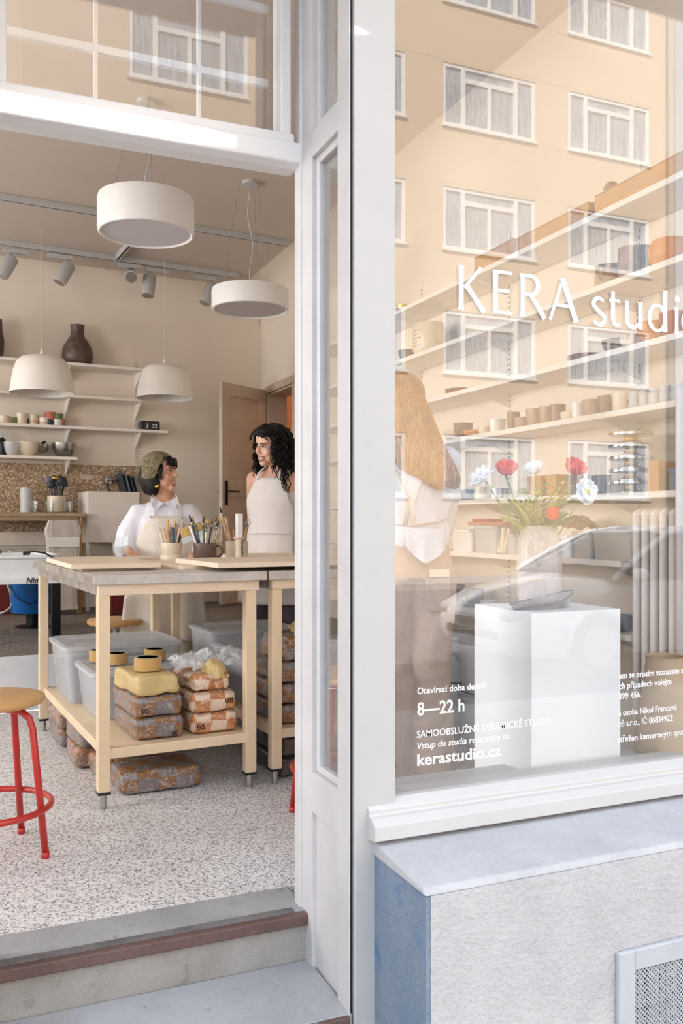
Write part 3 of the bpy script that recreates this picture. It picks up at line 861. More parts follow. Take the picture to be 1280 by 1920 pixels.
# faucet
q = onB(218, 900, .019)
t = thing('faucet', 'chrome wall-mounted mixer tap over the white cabinet', 'tap', q, TH)
MB().cyl((-.10, -.03, 0), (.10, -.03, 0), .022, n=14).build('body', M['chrome'], t, smooth=True, auto=40)
for x in (-.085, .085): MB().cyl((x, 0, 0), (x, -.04, 0), .03, n=14).build('flange', M['chrome'], t, smooth=True, auto=40)
MB().tube([(0, -.03, .0), (0, -.035, .055), (.01, -.04, .075)], [.02, .022, .02], 12).build('cartridge', M['chrome'], t, smooth=True)
MB().tube([(.0, -.04, .07), (.04, -.09, .095), (.06, -.14, .10)], [.008, .007, .006], 8).build('lever', M['chrome'], t, smooth=True)
MB().tube([(-.02, -.03, -.0), (-.04, -.1, -.01), (-.09, -.2, -.02), (-.10, -.21, -.05)], .013, 10).build('spout', M['chrome'], t, smooth=True)
MB().tube([(-.085, 0, -.02), (-.085, -.02, -.2)], .012, 8).tube([(.085, 0, -.02), (.085, -.02, -.2)], .012, 8).build('supply_pipe', M['steel'], t, smooth=True)
# white cabinet on legs
a = onB(163, 922, .42)
cw, cd = .46, .40
t = thing('white_cabinet', 'white sink cabinet on thin legs right of the counter', 'cabinet', (a.x, a.y, .32), TH)
MB().box(0, cw, .012, cd, .585, 1.03).build('body', M['offwhite'], t, bev=.004)
MB().box(.008, cw - .008, 0, .012, .59, 1.025).build('door', M['offwhite'], t, bev=.003)
for x in (0, cw - .024):
    for y in (.012, cd - .024): MB().box(x, x + .024, y, y + .024, 0, .585).build('leg', M['offwhite'], t)
for k in range(4):
    p = onB(229 + k * 8, 922, .25)
    t = thing('clay_tile_sample', ['slate grey board leaning right of the white cabinet', 'blue grey board second from the white cabinet', 'dark board third from the white cabinet', 'dark board hidden most by the scarf woman'][k], 'board', (p.x, p.y, 1.352), TH, 'dark boards leaning by the tap', rot=(0, R(-14), TH))
    MB().box(0, .014, -.1, .1, 0, .17 - .01 * k).build('board', M['toolgrey' if k % 2 else 'tooldark'], t, bev=.002)
# grey crate and white laundry bag below the counter
p = onC(30, .36, .681)
t = thing('storage_crate', 'grey plastic crate with hand grip on the lower counter shelf', 'crate', p, TH)
w, d_, h = .25, .16, .20
cr = MB()
cr.hexa([(-w * .9, -d_ * .9, 0), (w * .9, -d_ * .9, 0), (w * .9, d_ * .9, 0), (-w * .9, d_ * .9, 0)], [(-w, -d_, h), (w, -d_, h), (w, d_, h), (-w, d_, h)])
cr.build('body', M['greyplastic'], t, bev=.006)
MB().box(-w - .01, w + .01, -d_ - .01, d_ + .01, h - .012, h + .004).build('rim', M['greyplastic'], t, bev=.004)
MB().tube([(-.08, -d_ - .005, h - .03), (-.05, -d_ - .014, h - .045), (.05, -d_ - .014, h - .045), (.08, -d_ - .005, h - .03)], .007, 8).build('grip', M['greyplastic'], t, smooth=True)
p = onB(118, 980, .57)
t = thing('linen_bag', 'white linen laundry bag hung at the counter front', 'bag', (p.x, p.y, .36), TH)
lb = MB(); rs = []
for i, z in enumerate((0, .04, .2, .4, .58, .66, .70, .74)):
    w = .125 - .012 * sin(i) + (.01 if i == 5 else 0); d_ = .045 - .004 * i * .5
    ps = []
    for j in range(40):
        a_ = 2 * pi * j / 40
        sx = abs(cos(a_)) ** .35 * (1 if cos(a_) > 0 else -1); sy = abs(sin(a_)) ** .35 * (1 if sin(a_) > 0 else -1)
        ps.append((sx * w + .004 * sin(j * 1.3 + i), sy * d_ + .004 * sin(j * 2.1 + i * .7), z))
    rs.append(ps)
lb.ring(rs).build('bag', M['linen'], t, smooth=True, auto=60)
MB().box(-.125, .125, -.052, -.046, .52, .60).build('band', M['whitewarm'], t, bev=.002)
for k, (px, off, w, h, lab) in enumerate(((20, .2, .28, .30, 'dark red storage box under the counter, left'), (238, .66, .17, .40, 'dark red storage box before the white cabinet'))):
    p = onB(px, 1000, off)
    t = thing('storage_box', lab, 'box', (p.x, p.y, .32), TH, 'dark red storage boxes')
    MB().box(-w, w, -.14, .14, 0, h - .02).build('body', M['darkred'], t, bev=.01)
    MB().box(-w - .01, w + .01, -.15, .15, h - .02, h).build('lid', M['darkred'], t, bev=.006)

# ================================================================== potter's wheel
p = onD(120, 1085, 5.85)
t = thing('potters_wheel', 'white potter\'s wheel with black legs on the raised floor', 'potter\'s wheel', (p.x, p.y, .32), TH)
WL, WD = .80, .58
MB().box(-WL, 0, 0, WD, .36, .405).build('deck', M['whiteplastic'], t, bev=.008)
tub = MB()
def rrect(w0, w1, d0, d1, r, z, n=6):
    ps = []
    for cx, cy, a0 in ((w1 - r, d1 - r, 0), (w0 + r, d1 - r, pi / 2), (w0 + r, d0 + r, pi), (w1 - r, d0 + r, 1.5 * pi)):
        for i in range(n + 1):
            a_ = a0 + pi / 2 * i / n; ps.append((cx + r * cos(a_), cy + r * sin(a_), z))
    return ps
tub.ring([rrect(-WL + .03, -.03, .03, WD - .03, .1, .405), rrect(-WL + .02, -.02, .02, WD - .02, .1, .52), rrect(-WL, -.0, .0, WD, .11, .53), rrect(-WL, 0, 0, WD, .11, .548), rrect(-WL + .03, -.03, .03, WD - .03, .1, .548), rrect(-WL + .045, -.045, .045, WD - .045, .09, .42)])
tub.build('splash_pan', M['whiteplastic'], t, smooth=True, auto=40)
MB().cyl((-.52, .28, .42), (-.52, .28, .565), .05, n=16).lathe([(.001, .555), (.16, .555), (.165, .56), (.165, .575), (.001, .578)], (-.52, .28, 0), 36).build('wheel_head', M['blackmetal'], t, smooth=True, auto=40)
for x, y in ((-.045, .05), (-.74, .05), (-.045, .5), (-.74, .5)):
    MB().box(x - .028, x + .028, y - .028, y + .028, .012, .36).build('leg', M['blackmetal'], t, bev=.004)
    MB().cyl((x, y, 0), (x, y, .014), .022, n=12).build('foot', M['black'], t)
text('Nidec', t, (-.24, -.002, .368), .05, M['black'], bold=.0012, shear=.25, sx=1.0)
MB().tube([(-.22, .05, .548), (-.2, .03, .575), (-.12, .0, .56), (-.07, -.02, .53), (-.02, -.03, .47)], .006, 8).box(-.25, -.21, .035, .07, .548, .572).build('power_cable', M['black'], t, smooth=False)
p = onD(61, 1150, 6.45)
t2 = thing('blue_bucket', 'blue plastic bucket with wire bail under the potter\'s wheel', 'bucket', (p.x, p.y, .43), TH)
MB().lathe([(.145, 0), (.15, .006), (.165, .24), (.172, .242), (.172, .255), (.16, .255), (.145, .01)], n=36).build('body', M['blue'], t2, smooth=True, auto=40)
MB().tube([(-.16, -.05, .2), (-.13, -.12, .12), (-.05, -.17, .07), (.04, -.17, .10), (.12, -.12, .18), (.15, -.07, .22)], .004, 6).build('bail', M['black'], t2, smooth=True)
t3 = thing('round_stand', 'short black stand carrying the blue bucket', 'stand', (p.x, p.y, .32), TH)
MB().lathe([(.12, 0), (.12, .01), (.045, .015), (.045, .095), (.13, .1), (.13, .11), (.001, .11)], n=24).build('pedestal', M['blackmetal'], t3, smooth=True, auto=40)
t4 = thing('drain_hose', 'white drain hose hanging left of the blue bucket', 'hose', onD(14, 1095, 6.35), 0)
MB().tube([(0, 0, 0), (.02, 0, -.06), (.035, 0, -.12), (.02, 0, -.17), (-.02, 0, -.2), (-.06, 0, -.21)], .008, 8).build('hose', M['white'], t4, smooth=True)

# ================================================================== door leaf, rear room
fe = onD(413, 1000, 8.05); hg = V((2.69, 8.19, 0))
fe.z = 0
dv = (fe - hg); L = dv.length; ang = math.atan2(dv.y, dv.x)
t = thing('panelled_door', 'beige panelled door standing open into the studio, black handle', 'door', (hg.x, hg.y, .335), ang)
th = .04; H = 2.03
# local x: hinge -> free edge ; the face towards the street is +y here
f = MB().box(0, .11, -th / 2, th / 2, 0, H).box(L - .11, L, -th / 2, th / 2, 0, H)
f.box(.11, L - .11, -th / 2, th / 2, H - .12, H).box(.11, L - .11, -th / 2, th / 2, .98, 1.12).box(.11, L - .11, -th / 2, th / 2, 0, .2)
f.build('door_frame', M['doorpaint'], t, bev=.006)
for z0, z1 in ((.2, .98), (1.12, H - .12)):
    MB().box(.11, L - .11, -.010, .010, z0, z1).build('panel', M['doorpaint'], t)
for s in (-1, 1):
    MB().box(L - .075, L - .035, s * (th / 2), s * (th / 2 + .008), .90, 1.13).build('lock_plate', M['black'], t, bev=.002)
    MB().tube([(L - .055, s * th / 2, 1.03), (L - .055, s * (th / 2 + .045), 1.03), (L - .07, s * (th / 2 + .05), 1.03), (L - .18, s * (th / 2 + .05), 1.03)], .009, 10).build('door_handle', M['black'], t, smooth=True)
rk = onX(541, 790, 3.5)
t = thing('coat_rack', 'dark red coat rack in the room behind the open door', 'coat rack', (3.6, 7.9, .32), 0)
MB().cyl((0, 0, 0), (0, 0, 1.85), .02, n=10).build('post', M['darkred'], t, smooth=True)
MB().box(-.25, .6, -.015, .015, 1.72, 1.78).build('rail', M['darkred'], t, bev=.003)
for x in (-.18, .1, .4): MB().tube([(x, 0, 1.78), (x - .03, -.06, 1.82), (x - .02, -.10, 1.9), (x - .05, -.12, 1.92)], .012, 8).build('hook', M['black'], t, smooth=True)
for a_ in range(3): MB().cyl((0, 0, .06), (.22 * cos(a_ * 2.1), .22 * sin(a_ * 2.1), .01), .014, n=8).build('foot', M['darkred'], t, smooth=True)
cm = MB()
rs = []
for i, z in enumerate((.75, .9, 1.2, 1.5, 1.66, 1.72)):
    w = (.2, .21, .19, .18, .12, .03)[i]
    rs.append([(w * cos(2 * pi * j / 24) * (1 + .08 * sin(j * 3)), .07 * sin(2 * pi * j / 24), z) for j in range(24)])
t = thing('black_coat', 'black coat hanging from the coat rack in the rear room', 'coat', (3.95, 7.80, .36), 0)
cm.ring(rs).build('cloth', plain('black_cloth', '1B1A1D', .9, .1), t, smooth=True)
lamp('rear_room_lamp', 'POINT', (3.7, 8.2, 2.6), (0, 0, 0), 9, (1.0, .72, .48), shadow_soft_size=.12)
t = thing('ceiling_bulb', 'bare bulb lighting the orange rear room', 'bulb', (3.7, 8.2, 2.66))
MB().ball((0, 0, .02), .03).cyl((0, 0, .04), (0, 0, .14), .02, n=10).build('bulb', M['diffuser'], t, smooth=True)
# ================================================================== the two worktables
T0 = onZ(175.6, 1079.4, .883)
def TP(x, y, z=0.0): return V((T0.x, T0.y, 0)) + TD * x + TN * y + V((0, 0, z))
TW, TL, TZ = .70, 1.5, .883
def worktable(label, x):
    t = thing('worktable', label, 'table', TP(x, 0), TH, 'stone-topped worktables')
    MB().box(0, TW - .004, 0, TL, TZ - .037, TZ).build('tabletop', [M['tabletop']], t, bev=.003)
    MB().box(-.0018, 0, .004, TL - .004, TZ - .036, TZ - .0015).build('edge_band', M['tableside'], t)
    MB().box(.022, TW - .03, .02, .05, TZ - .078, TZ - .037).build('apron_rail', M['tableside'] if 0 else M['ply'], t, bev=.002)
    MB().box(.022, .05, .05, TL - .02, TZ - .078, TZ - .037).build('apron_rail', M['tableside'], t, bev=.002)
    MB().box(TW - .058, TW - .03, .05, TL - .02, TZ - .078, TZ - .037).build('apron_rail', M['ply'], t, bev=.002)
    MB().box(.022, TW - .03, TL - .05, TL - .02, TZ - .078, TZ - .037).build('apron_rail', M['ply'], t, bev=.002)
    for lx in (.022, TW - .045 - .042):
        for ly in (.022, TL - .07):
            l = MB().box(lx, lx + .045, ly, ly + .045, .062, TZ - .078).build('leg', M['cream_metal'], t, bev=.003)
            MB().box(lx - .001, lx + .046, ly - .001, ly + .046, .054, .064).build('end_cap', M['black'], l)
            MB().cyl((lx + .0225, ly + .0225, 0), (lx + .0225, ly + .0225, .056), .014, n=16).build('foot', M['chrome'], l, smooth=True, auto=40)
    MB().box(.045, TW - .065, .03, TL - .045, .185, .225).build('shelf', M['cream_metal'], t, bev=.004)
    return t
worktable('worktable nearer the door, grey top and cream legs with clay on its shelf', 0)
worktable('second worktable behind the door post, joined to the first', TW + .004)

def board(label, x0, x1, y0, y1, z0, th, rot=0, mat='ply2'):
    c = TP((x0 + x1) / 2, (y0 + y1) / 2, z0)
    t = thing('ware_board', label, 'board', c, TH + R(rot), 'wooden ware boards on the worktables')
    w, d = (x1 - x0) / 2, (y1 - y0) / 2
    MB().box(-w, w, -d, d, 0, th).build('plank', M[mat], t, bev=.002)
    return t
board('pale ware board under the glass tumbler at the left table edge', -.02, .34, .26, 1.02, TZ + .012, .020, -2)
MBt = thing('batten', 'thin wooden batten lifting the left ware board', 'batten', TP(.16, .62, TZ), TH)
MB().box(-.14, .14, -.3, .3, 0, .012).build('strip', M['ply'], MBt, bev=.001)
board('ware board lying at the far edge behind the glass tumbler', .16, .62, 1.12, 1.44, TZ, .018, 1, 'ply')
board('lower ware board under the brown mug, its corner pointing left', .37, .92, .26, .86, TZ, .018, 7)
board('top ware board stacked across the seam of the tables', .47, 1.36, -.02, .52, TZ + .018, .020, 1)
board('ware board at the back behind the candlestick', .95, 1.38, 1.0, 1.42, TZ, .022, -3, 'ply')

# ---- vessels and tools on the tables
g = vessel('glass_tumbler', 'faceted water tumbler with grey residue on the left ware board', 'glass', TP(.325, .95, TZ + .0325),
           [(.03, 0), (.034, .006), (.040, .05), (.045, .096)], M['glass'], n=12, th=.0035)
MB().lathe([(.001, .01), (.031, .01), (.035, .05), (.001, .05)], n=12).build('water', film('cloudy_water', 'B9B9B4', .3, .1, 0), g)
jar = vessel('lumpy_jar', 'cream double-bellied jar full of modelling tools', 'jar', TP(.545, .84, TZ),
             [(.03, 0), (.048, .006), (.055, .022), (.053, .040), (.045, .048), (.046, .056), (.052, .075), (.049, .10)], M['cream_glaze'], n=36)
def tool(parent, base, tip, kind, mat, r=.0045):
    b, e = V(base), V(tip); d = (e - b).normalized()
    m = MB().tube([b, b.lerp(e, .5), e], [r * .9, r * 1.15, r], 7)
    o = m.build('tool', M[mat], parent, smooth=True)
    if kind == 'brush':
        MB().tube([e - d * .004, e + d * .012], [r * 1.25, r * 1.25], 8).build('ferrule', M['steel'], o, smooth=True)
        MB().tube([e + d * .012, e + d * .026, e + d * .042], [r * 1.2, r * 1.5, r * .3], 8).build('bristles', M[random.choice(['bristle', 'tooldark', 'brown_glaze'])], o, smooth=True)
    elif kind == 'loop':
        sd = d.cross(V((0, 1, .2))).normalized()
        MB().tube([e - d * .004, e + d * .02 + sd * .011, e + d * .036, e + d * .02 - sd * .011, e - d * .004 - sd * .002], .0016, 5).build('wire_loop', M['steel'], o, smooth=True)
    elif kind == 'knife':
        sd = d.cross(V((0, 1, 0))).normalized()
        MB().prism([e + sd * .005, e + d * .05, e - sd * .005], (0, .002, 0)).build('blade', M['steel'], o)
    elif kind == 'paddle':
        MB().tube([e - d * .01, e + d * .015, e + d * .045, e + d * .05], [r, .011, .012, .006], 8, flat=.35).build('paddle', M[mat], o, smooth=True)
    return o
random.seed(11)
def fill(parent, r, h, specs):
    for k, (dx, dy, ln, kind, mat, rr) in enumerate(specs):
        b = (dx * r * .35, dy * r * .35, .014)
        e = (dx * r * .9 + dx * ln * .3, dy * r * .9 + dy * ln * .12, h + ln)
        tool(parent, b, e, kind, mat, rr)
fill(jar, .048, .10, [(-.9, .3, .075, 'plain', 'cream_glaze', .005), (-.6, -.2, .07, 'plain', 'toolwood', .004), (-.3, -.3, .06, 'paddle', 'orange_glaze', .006),
                      (-.05, -.4, .075, 'plain', 'toolgrey', .008), (.12, -.3, .07, 'plain', 'toolgrey', .008), (.45, .3, .08, 'loop', 'toolwood', .005),
                      (.7, -.3, .05, 'loop', 'tooldark', .005), (.9, .1, .085, 'loop', 'toolwood', .004), (.3, .5, .10, 'knife', 'toolwood', .005), (0, .6, .09, 'plain', 'toolwood', .004)])
mug = vessel('streaky_mug', 'straight brown streaked mug holding brushes on the boards', 'mug', TP(.69, .77, TZ + .018),
             [(.052, 0), (.056, .004), (.056, .08)], M['slate_glaze'], n=36, handle=(.054, .04, .030, None), rz=TH + R(-18))
specs = []
for k in range(17):
    a_ = random.uniform(-1, 1)
    specs.append((a_, random.uniform(-.9, .9), random.uniform(.05, .10), random.choice(['brush', 'brush', 'plain', 'knife']), random.choice(['toolwood', 'tooldark', 'toolgrey', 'toolgreen', 'whiteplastic', 'tooldark']), random.uniform(.003, .005)))
fill(mug, .054, .08, specs)
# wide straw brush, tipped to the left
o = MB().tube([(-.02, 0, .02), (-.045, 0, .10)], [.007, .012], 8, flat=.5).build('wide_brush_handle', M['toolwood'], mug, smooth=True)
Mx = Matrix.Translation((-.055, 0, .105)) @ Matrix.Rotation(R(-22), 4, 'Y')
MB().box(-.055, .055, -.012, .012, -.01, .02, M=Mx).build('ferrule', M['steel'], o)
MB().box(-.05, .06, -.015, .015, .018, .062, M=Mx).build('bristles', M['bristle'], o, bev=.006)
pot = cup('plain cream beaker behind the brown mug', TP(.80, .98, TZ), .048, .10, M['cream_glaze'], None, cat='cup', name='beaker', taper=.9)
fill(pot, .042, .10, [(-.4, 0, .08, 'brush', 'toolwood', .004), (.3, .2, .09, 'brush', 'tooldark', .004), (.6, -.4, .07, 'loop', 'toolwood', .004)])
cupc = vessel('tool_cup', 'wide straight cream cup of trimming tools behind the candlestick', 'cup', TP(.865, .80, TZ + .0), [(.05, 0), (.055, .004), (.056, .105)], M['cream_glaze'], n=32)
fill(cupc, .05, .105, [(-.95, .1, .085, 'paddle', 'toolwood', .005), (-.8, -.3, .07, 'paddle', 'toolwood', .006), (-.6, .4, .08, 'loop', 'toolwood', .005), (-.35, -.2, .06, 'loop', 'toolwood', .005),
                       (.4, .3, .04, 'loop', 'tooldark', .004), (.75, -.1, .07, 'loop', 'toolwood', .005), (.9, .2, .075, 'loop', 'toolwood', .005), (-.7, 0, .10, 'plain', 'cream_glaze', .005), (-.9, 0, .13, 'brush', 'toolwood', .004), (.1, .6, .05, 'plain', 'tooldark', .004)])
cs = thing('candlestick', 'slim cream candlestick with a wavy blue line, holding a white candle', 'candlestick', TP(.845, .715, TZ + .018), TH)
MB().lathe([(.026, 0), (.026, .004), (.021, .02), (.019, .06), (.021, .095), (.030, .104), (.030, .108), (.014, .108)], n=28).build('holder', M['cream_glaze'], cs, smooth=True, auto=40)
MB().tube([(.008 + .0022 * sin(i * 2.1), -.0215 - (.004 if i == 0 else 0), .004 + .104 * i / 16) for i in range(17)], [.0028 + .0011 * sin(i * 1.7) for i in range(17)], 6).build('blue_line', M['bluepaint'], cs, smooth=True)
cd_ = thing('candle', 'white square-cut candle standing in the candlestick', 'candle', TP(.845, .715, TZ + .018 + .1075), TH)
MB().box(-.0145, .0145, -.0145, .0145, 0, .115).build('wax', M['candle'], cd_, bev=.003)
MB().cyl((0, 0, .115), (.001, 0, .121), .0012, n=6).build('wick', M['black'], cd_)

# ================================================================== clay, tape and boxes on and under the tables
def clay_bag(label, x, y, z, w, l, h, mat, rot=0, seed=0, print_=None, group='wrapped clay blocks', name='clay_bag', lump=.006):
    t = thing(name, label, 'clay', TP(x, y, z), TH + R(rot), group)
    bm = bmesh.new(); bmesh.ops.create_cube(bm, size=2)
    bmesh.ops.subdivide_edges(bm, edges=bm.edges[:], cuts=9, use_grid_fill=True)
    hw, hl, hh = w / 2, l / 2, h / 2; r = min(hh * .55, .022)
    for v_ in bm.verts:
        p = V((v_.co.x * hw, v_.co.y * hl, v_.co.z * hh))
        q = V((max(-hw + r, min(hw - r, p.x)), max(-hl + r, min(hl - r, p.y)), max(-hh + r, min(hh - r, p.z))))
        d = p - q
        if d.length > 1e-6: p = q + d.normalized() * r
        n = mnoise.noise_vector(p * 16 + V((seed * 3.1, seed, 0)))
        n2 = mnoise.noise_vector(p * 45 + V((seed, 0, seed * 2)))
        p += n * lump + n2 * lump * .35
        p.z += hh
        p.z = max(p.z, 0.0); p.z = min(p.z, h)
        v_.co = p
    me = bpy.data.meshes.new('bag'); bm.to_mesh(me); bm.free()
    me.materials.append(M[mat]); me.polygons.foreach_set('use_smooth', [True] * len(me.polygons))
    link('bag', me, t)
    if print_:
        for (s, px_, pz_, sz) in print_:
            text(s, t, (px_, -hl - .0035, pz_), sz, M['black'], bold=.0008, name='print')
    return t
SZ = .2255
clay_bag('grey-brown clay block at the bottom of the left stack', .275, .265, SZ, .20, .37, .088, 'bag_dark', 0, 1, [('SE', .045, .012, .026)])
clay_bag('grey-brown clay block in the middle of the left stack', .27, .27, SZ + .087, .20, .36, .085, 'bag_dark', 1, 2, [('5G', -.075, .02, .026)])
clay_bag('yellow kraft-wrapped clay block on top of the left stack', .262, .26, SZ + .171, .175, .33, .082, 'bag_yellow', 4, 3, lump=.011)
clay_bag('orange checked clay block at the bottom of the right stack', .505, .26, SZ, .20, .36, .085, 'bag_pale', -1, 4, [('5G', -.08, .022, .028)])
clay_bag('orange checked clay block in the middle of the right stack', .50, .265, SZ + .084, .20, .36, .082, 'bag_pale', 0, 5, [('UTI', .045, .036, .022)])
ob = clay_bag('opened orange checked clay block with loose film on the right stack', .49, .24, SZ + .167, .16, .27, .072, 'bag_pale', 3, 6, lump=.01)
# loose plastic film spilling out of the opened bag
def crumple(name, pts, parent, mat, seed, nx=26, amp=.022):
    bm = bmesh.new(); g = []
    for i in range(nx):
        row = []
        for j in range(nx):
            u, v_ = i / (nx - 1), j / (nx - 1)
            p = V(pts[0]).lerp(V(pts[1]), u).lerp(V(pts[3]).lerp(V(pts[2]), u), v_)
            p.z += .05 * sin(pi * u) * sin(pi * v_)
            q = V((u * 4.0, v_ * 4.0, seed))
            p += mnoise.noise_vector(q) * amp + mnoise.noise_vector(q * 2.7) * amp * .6
            row.append(bm.verts.new(p))
        g.append(row)
    for i in range(nx - 1):
        for j in range(nx - 1): bm.faces.new((g[i][j], g[i + 1][j], g[i + 1][j + 1], g[i][j + 1]))
    me = bpy.data.meshes.new(name); bm.to_mesh(me); bm.free(); me.materials.append(M[mat])
    o = link(name, me, parent); s = o.modifiers.new('t', 'SOLIDIFY'); s.thickness = .0006
    return o
crumple('loose_film', [(-.12, -.09, .085), (.10, -.06, .085), (.23, .17, .11), (-.09, .15, .10)], ob, 'wrap', 1.5, amp=.03)
crumple('film_tail', [(.02, -.04, .10), (.10, -.08, .09), (.27, .02, .08), (.20, .14, .12)], ob, 'wrap', 4.2, 20, .022)
crumple('torn_paper', [(-.02, -.145, .055), (.08, -.14, .05), (.08, -.02, .092), (-.03, -.03, .09)], ob, 'bag_yellow', 7.7, 16, .010)
# tape rolls
def tape_roll(label, loc, r=.052, h=.05, rot=0):
    t = thing('tape_roll', label, 'tape', loc, TH + R(rot), 'rolls of brown tape')
    MB().lathe([(r * .78, 0), (r, 0), (r, h), (r * .78, h)], n=40).build('tape', M['tape'], t, smooth=True, auto=40)
    MB().lathe([(r * .73, .001), (r * .78, 0), (r * .78, h + .0005), (r * .73, h)], n=40).build('core', M['tapecore'], t, smooth=True, auto=40)
    return t
tape_roll('brown tape roll lying on the yellow clay block', TP(.262, .22, SZ + .256), .055, .052)
BX2, BX1 = SZ + .216, SZ + .276
tape_roll('brown tape roll on the clear box lid, right of the front leg', TP(.43, .72, BX2 + .001), .05, .05)
tape_roll('brown tape roll on the clear box lid, just behind the front leg', TP(.245, .68, BX2 + .001), .048, .048)
tape_roll('brown tape roll at the left rear corner of the clear box lid', TP(.19, .80, BX2 + .001), .045, .05)

def clear_box(label, x0, x1, y0, y1, z, h, content=None, lid=True):
    c = TP((x0 + x1) / 2, (y0 + y1) / 2, z)
    w, d = (x1 - x0) / 2, (y1 - y0) / 2
    t = thing('storage_box', label, 'box', c, TH, 'clear storage boxes under the tables')
    m = MB(); k = .9
    lo, hi = rrect(-w * k, w * k, -d * k, d * k, .03, .001, 4), rrect(-w * .985, w * .985, -d * .985, d * .985, .03, h - .02, 4)
    li, hi2 = rrect(-w * k + .003, w * k - .003, -d * k + .003, d * k - .003, .028, .005, 4), rrect(-w * .985 + .003, w * .985 - .003, -d * .985 + .003, d * .985 - .003, .028, h - .02, 4)
    m.ring([lo, hi, hi2, li]).build('body', M['clear'], t, smooth=True, auto=40)
    if lid:
        l = MB().ring([rrect(-w - .006, w + .006, -d - .006, d + .006, .035, h - .024, 4), rrect(-w - .008, w + .008, -d - .008, d + .008, .035, h - .006, 4), rrect(-w + .01, w - .01, -d + .01, d - .01, .03, h, 4), rrect(-w + .03, w - .03, -d + .03, d - .03, .03, h - .006, 4)])
        lo_ = l.build('lid', M['clearlid'], t, smooth=True, auto=30)
        MB().box(-w * .75, w * .75, -d * .55, -d * .5, h - .007, h - .002).box(-w * .75, w * .75, d * .5, d * .55, h - .007, h - .002).build('lid_rib', M['clearlid'], lo_, bev=.001)
    if content:
        mat, ch = content
        kk = .86
        MB().hexa([(-w * kk, -d * kk, .006), (w * kk, -d * kk, .006), (w * kk, d * kk, .006), (-w * kk, d * kk, .006)], [(-w * .92, -d * .92, ch), (w * .92, -d * .92, ch), (w * .92, d * .92, ch * .95), (-w * .92, d * .92, ch * .95)]).build('clay_inside', M[mat], t, bev=.012)
    return t
clear_box('clear lidded storage box behind the clay stacks, tape rolls on it', .10, .635, .50, .90, SZ, .215)
clear_box('taller clear storage box half full of dark clay, left rear of shelf', .06, .62, .92, 1.36, SZ, .275, ('claydark', .175))
clear_box('frosted storage box on the second table\'s shelf, behind the clay', .79, 1.30, .52, .98, SZ, .25, ('claydark', .1))
clear_box('frosted storage box at the far end of the second table\'s shelf', .80, 1.28, 1.0, 1.38, SZ, .30)
# floor clay blocks
clay_bag('long dark clay block on the floor below the front shelf', .30, .245, .001, .33, .22, .095, 'bag_dark', -2, 8, lump=.008, group='clay blocks on the floor')
clay_bag('checked clay block on the floor beside the front leg', .20, .50, .001, .19, .22, .09, 'bag_mixed', 6, 9, group='clay blocks on the floor')
clay_bag('lower clay block of the middle floor stack', .155, .76, .001, .20, .30, .092, 'bag_mixed', -3, 10, group='clay blocks on the floor')
clay_bag('dark upper clay block of the middle floor stack', .16, .75, .092, .20, .30, .088, 'bag_dark', 2, 11, group='clay blocks on the floor')
clay_bag('lower blue-grey clay block by the rear left leg', .15, 1.19, .001, .19, .32, .09, 'bag_dark', 0, 12, group='clay blocks on the floor')
clay_bag('upper pale clay block by the rear left leg', .145, 1.185, .09, .19, .32, .088, 'bag_mixed', 1, 13, group='clay blocks on the floor')
# second table
for k, (m, lab) in enumerate((('bag_dark', 'bottom clay block of the second table\'s stack'), ('bag_dark', 'second clay block of the second table\'s stack'), ('bag_dark', 'third clay block of the second table\'s stack'))):
    clay_bag(lab, .89 + .004 * k, .28, SZ + .086 * k, .22, .40, .086, m, k - 1, 20 + k, [('UTI', .03, .03, .022)] if k == 2 else None, lump=.009)
clay_bag('opened clay bag with yellow paper on the second table\'s stack', .92, .25, SZ + .259, .18, .26, .11, 'bag_dark', 5, 31, lump=.016)
tpp = thing('paper_scrap', 'crumpled yellow paper on the opened clay bag', 'paper', TP(.95, .22, SZ + .373), TH)
crumple('sheet', [(-.06, -.06, -.005), (.07, -.05, .0), (.06, .06, .02), (-.05, .05, .02)], tpp, 'bag_yellow', 3.3, 14, .010)
for k in range(2):
    clay_bag(('black wrapped clay block on the floor under the second table', 'upper black wrapped clay block under the second table')[k], .90, .30, .001 + .088 * k, .22, .42, .088, 'bag_black', k * 2, 40 + k, group='black clay blocks')

# ================================================================== stools
def stool_red(label, loc, rz):
    t = thing('red_stool', label, 'stool', loc, rz, 'red tube stools')
    H = .515
    MB().lathe([(.001, H - .03), (.150, H - .03), (.168, H - .024), (.174, H - .015), (.172, H - .004), (.160, H), (.001, H)], n=44).build('seat', M['stoolwood'], t, smooth=True, auto=50)
    MB().lathe([(.001, H - .046), (.06, H - .046), (.06, H - .03), (.001, H - .03)], n=24).build('mounting_plate', M['red'], t, smooth=True, auto=40)
    for k in range(4):
        a = pi / 4 + k * pi / 2
        pr = [(.02, H - .042), (.08, H - .042), (.115, H - .048), (.14, H - .066), (.152, H - .10), (.165, .30), (.198, .006)]
        l = MB().tube([(r * cos(a), r * sin(a), z) for r, z in pr], .0115, 10).build('leg', M['red'], t, smooth=True)
        MB().cyl((.197 * cos(a), .197 * sin(a), .0), (.196 * cos(a), .196 * sin(a), .02), .0135, n=10).build('foot_cap', M['red'], l, smooth=True)
    n = 48; rr = .192
    MB().tube([(rr * cos(2 * pi * i / n), rr * sin(2 * pi * i / n), .155) for i in range(n)], .0105, 10, closed=True).build('foot_ring', M['red'], t, smooth=True)
    return t
p = onD(-20, 1300, 2.885)
stool_red('red tube stool with round wooden seat at the left edge', (p.x, p.y, 0), R(12))
p = onD(643, 1300, 3.36)
stool_red('red tube stool behind the glazed side panel of the entrance', (p.x, p.y, 0), R(38))
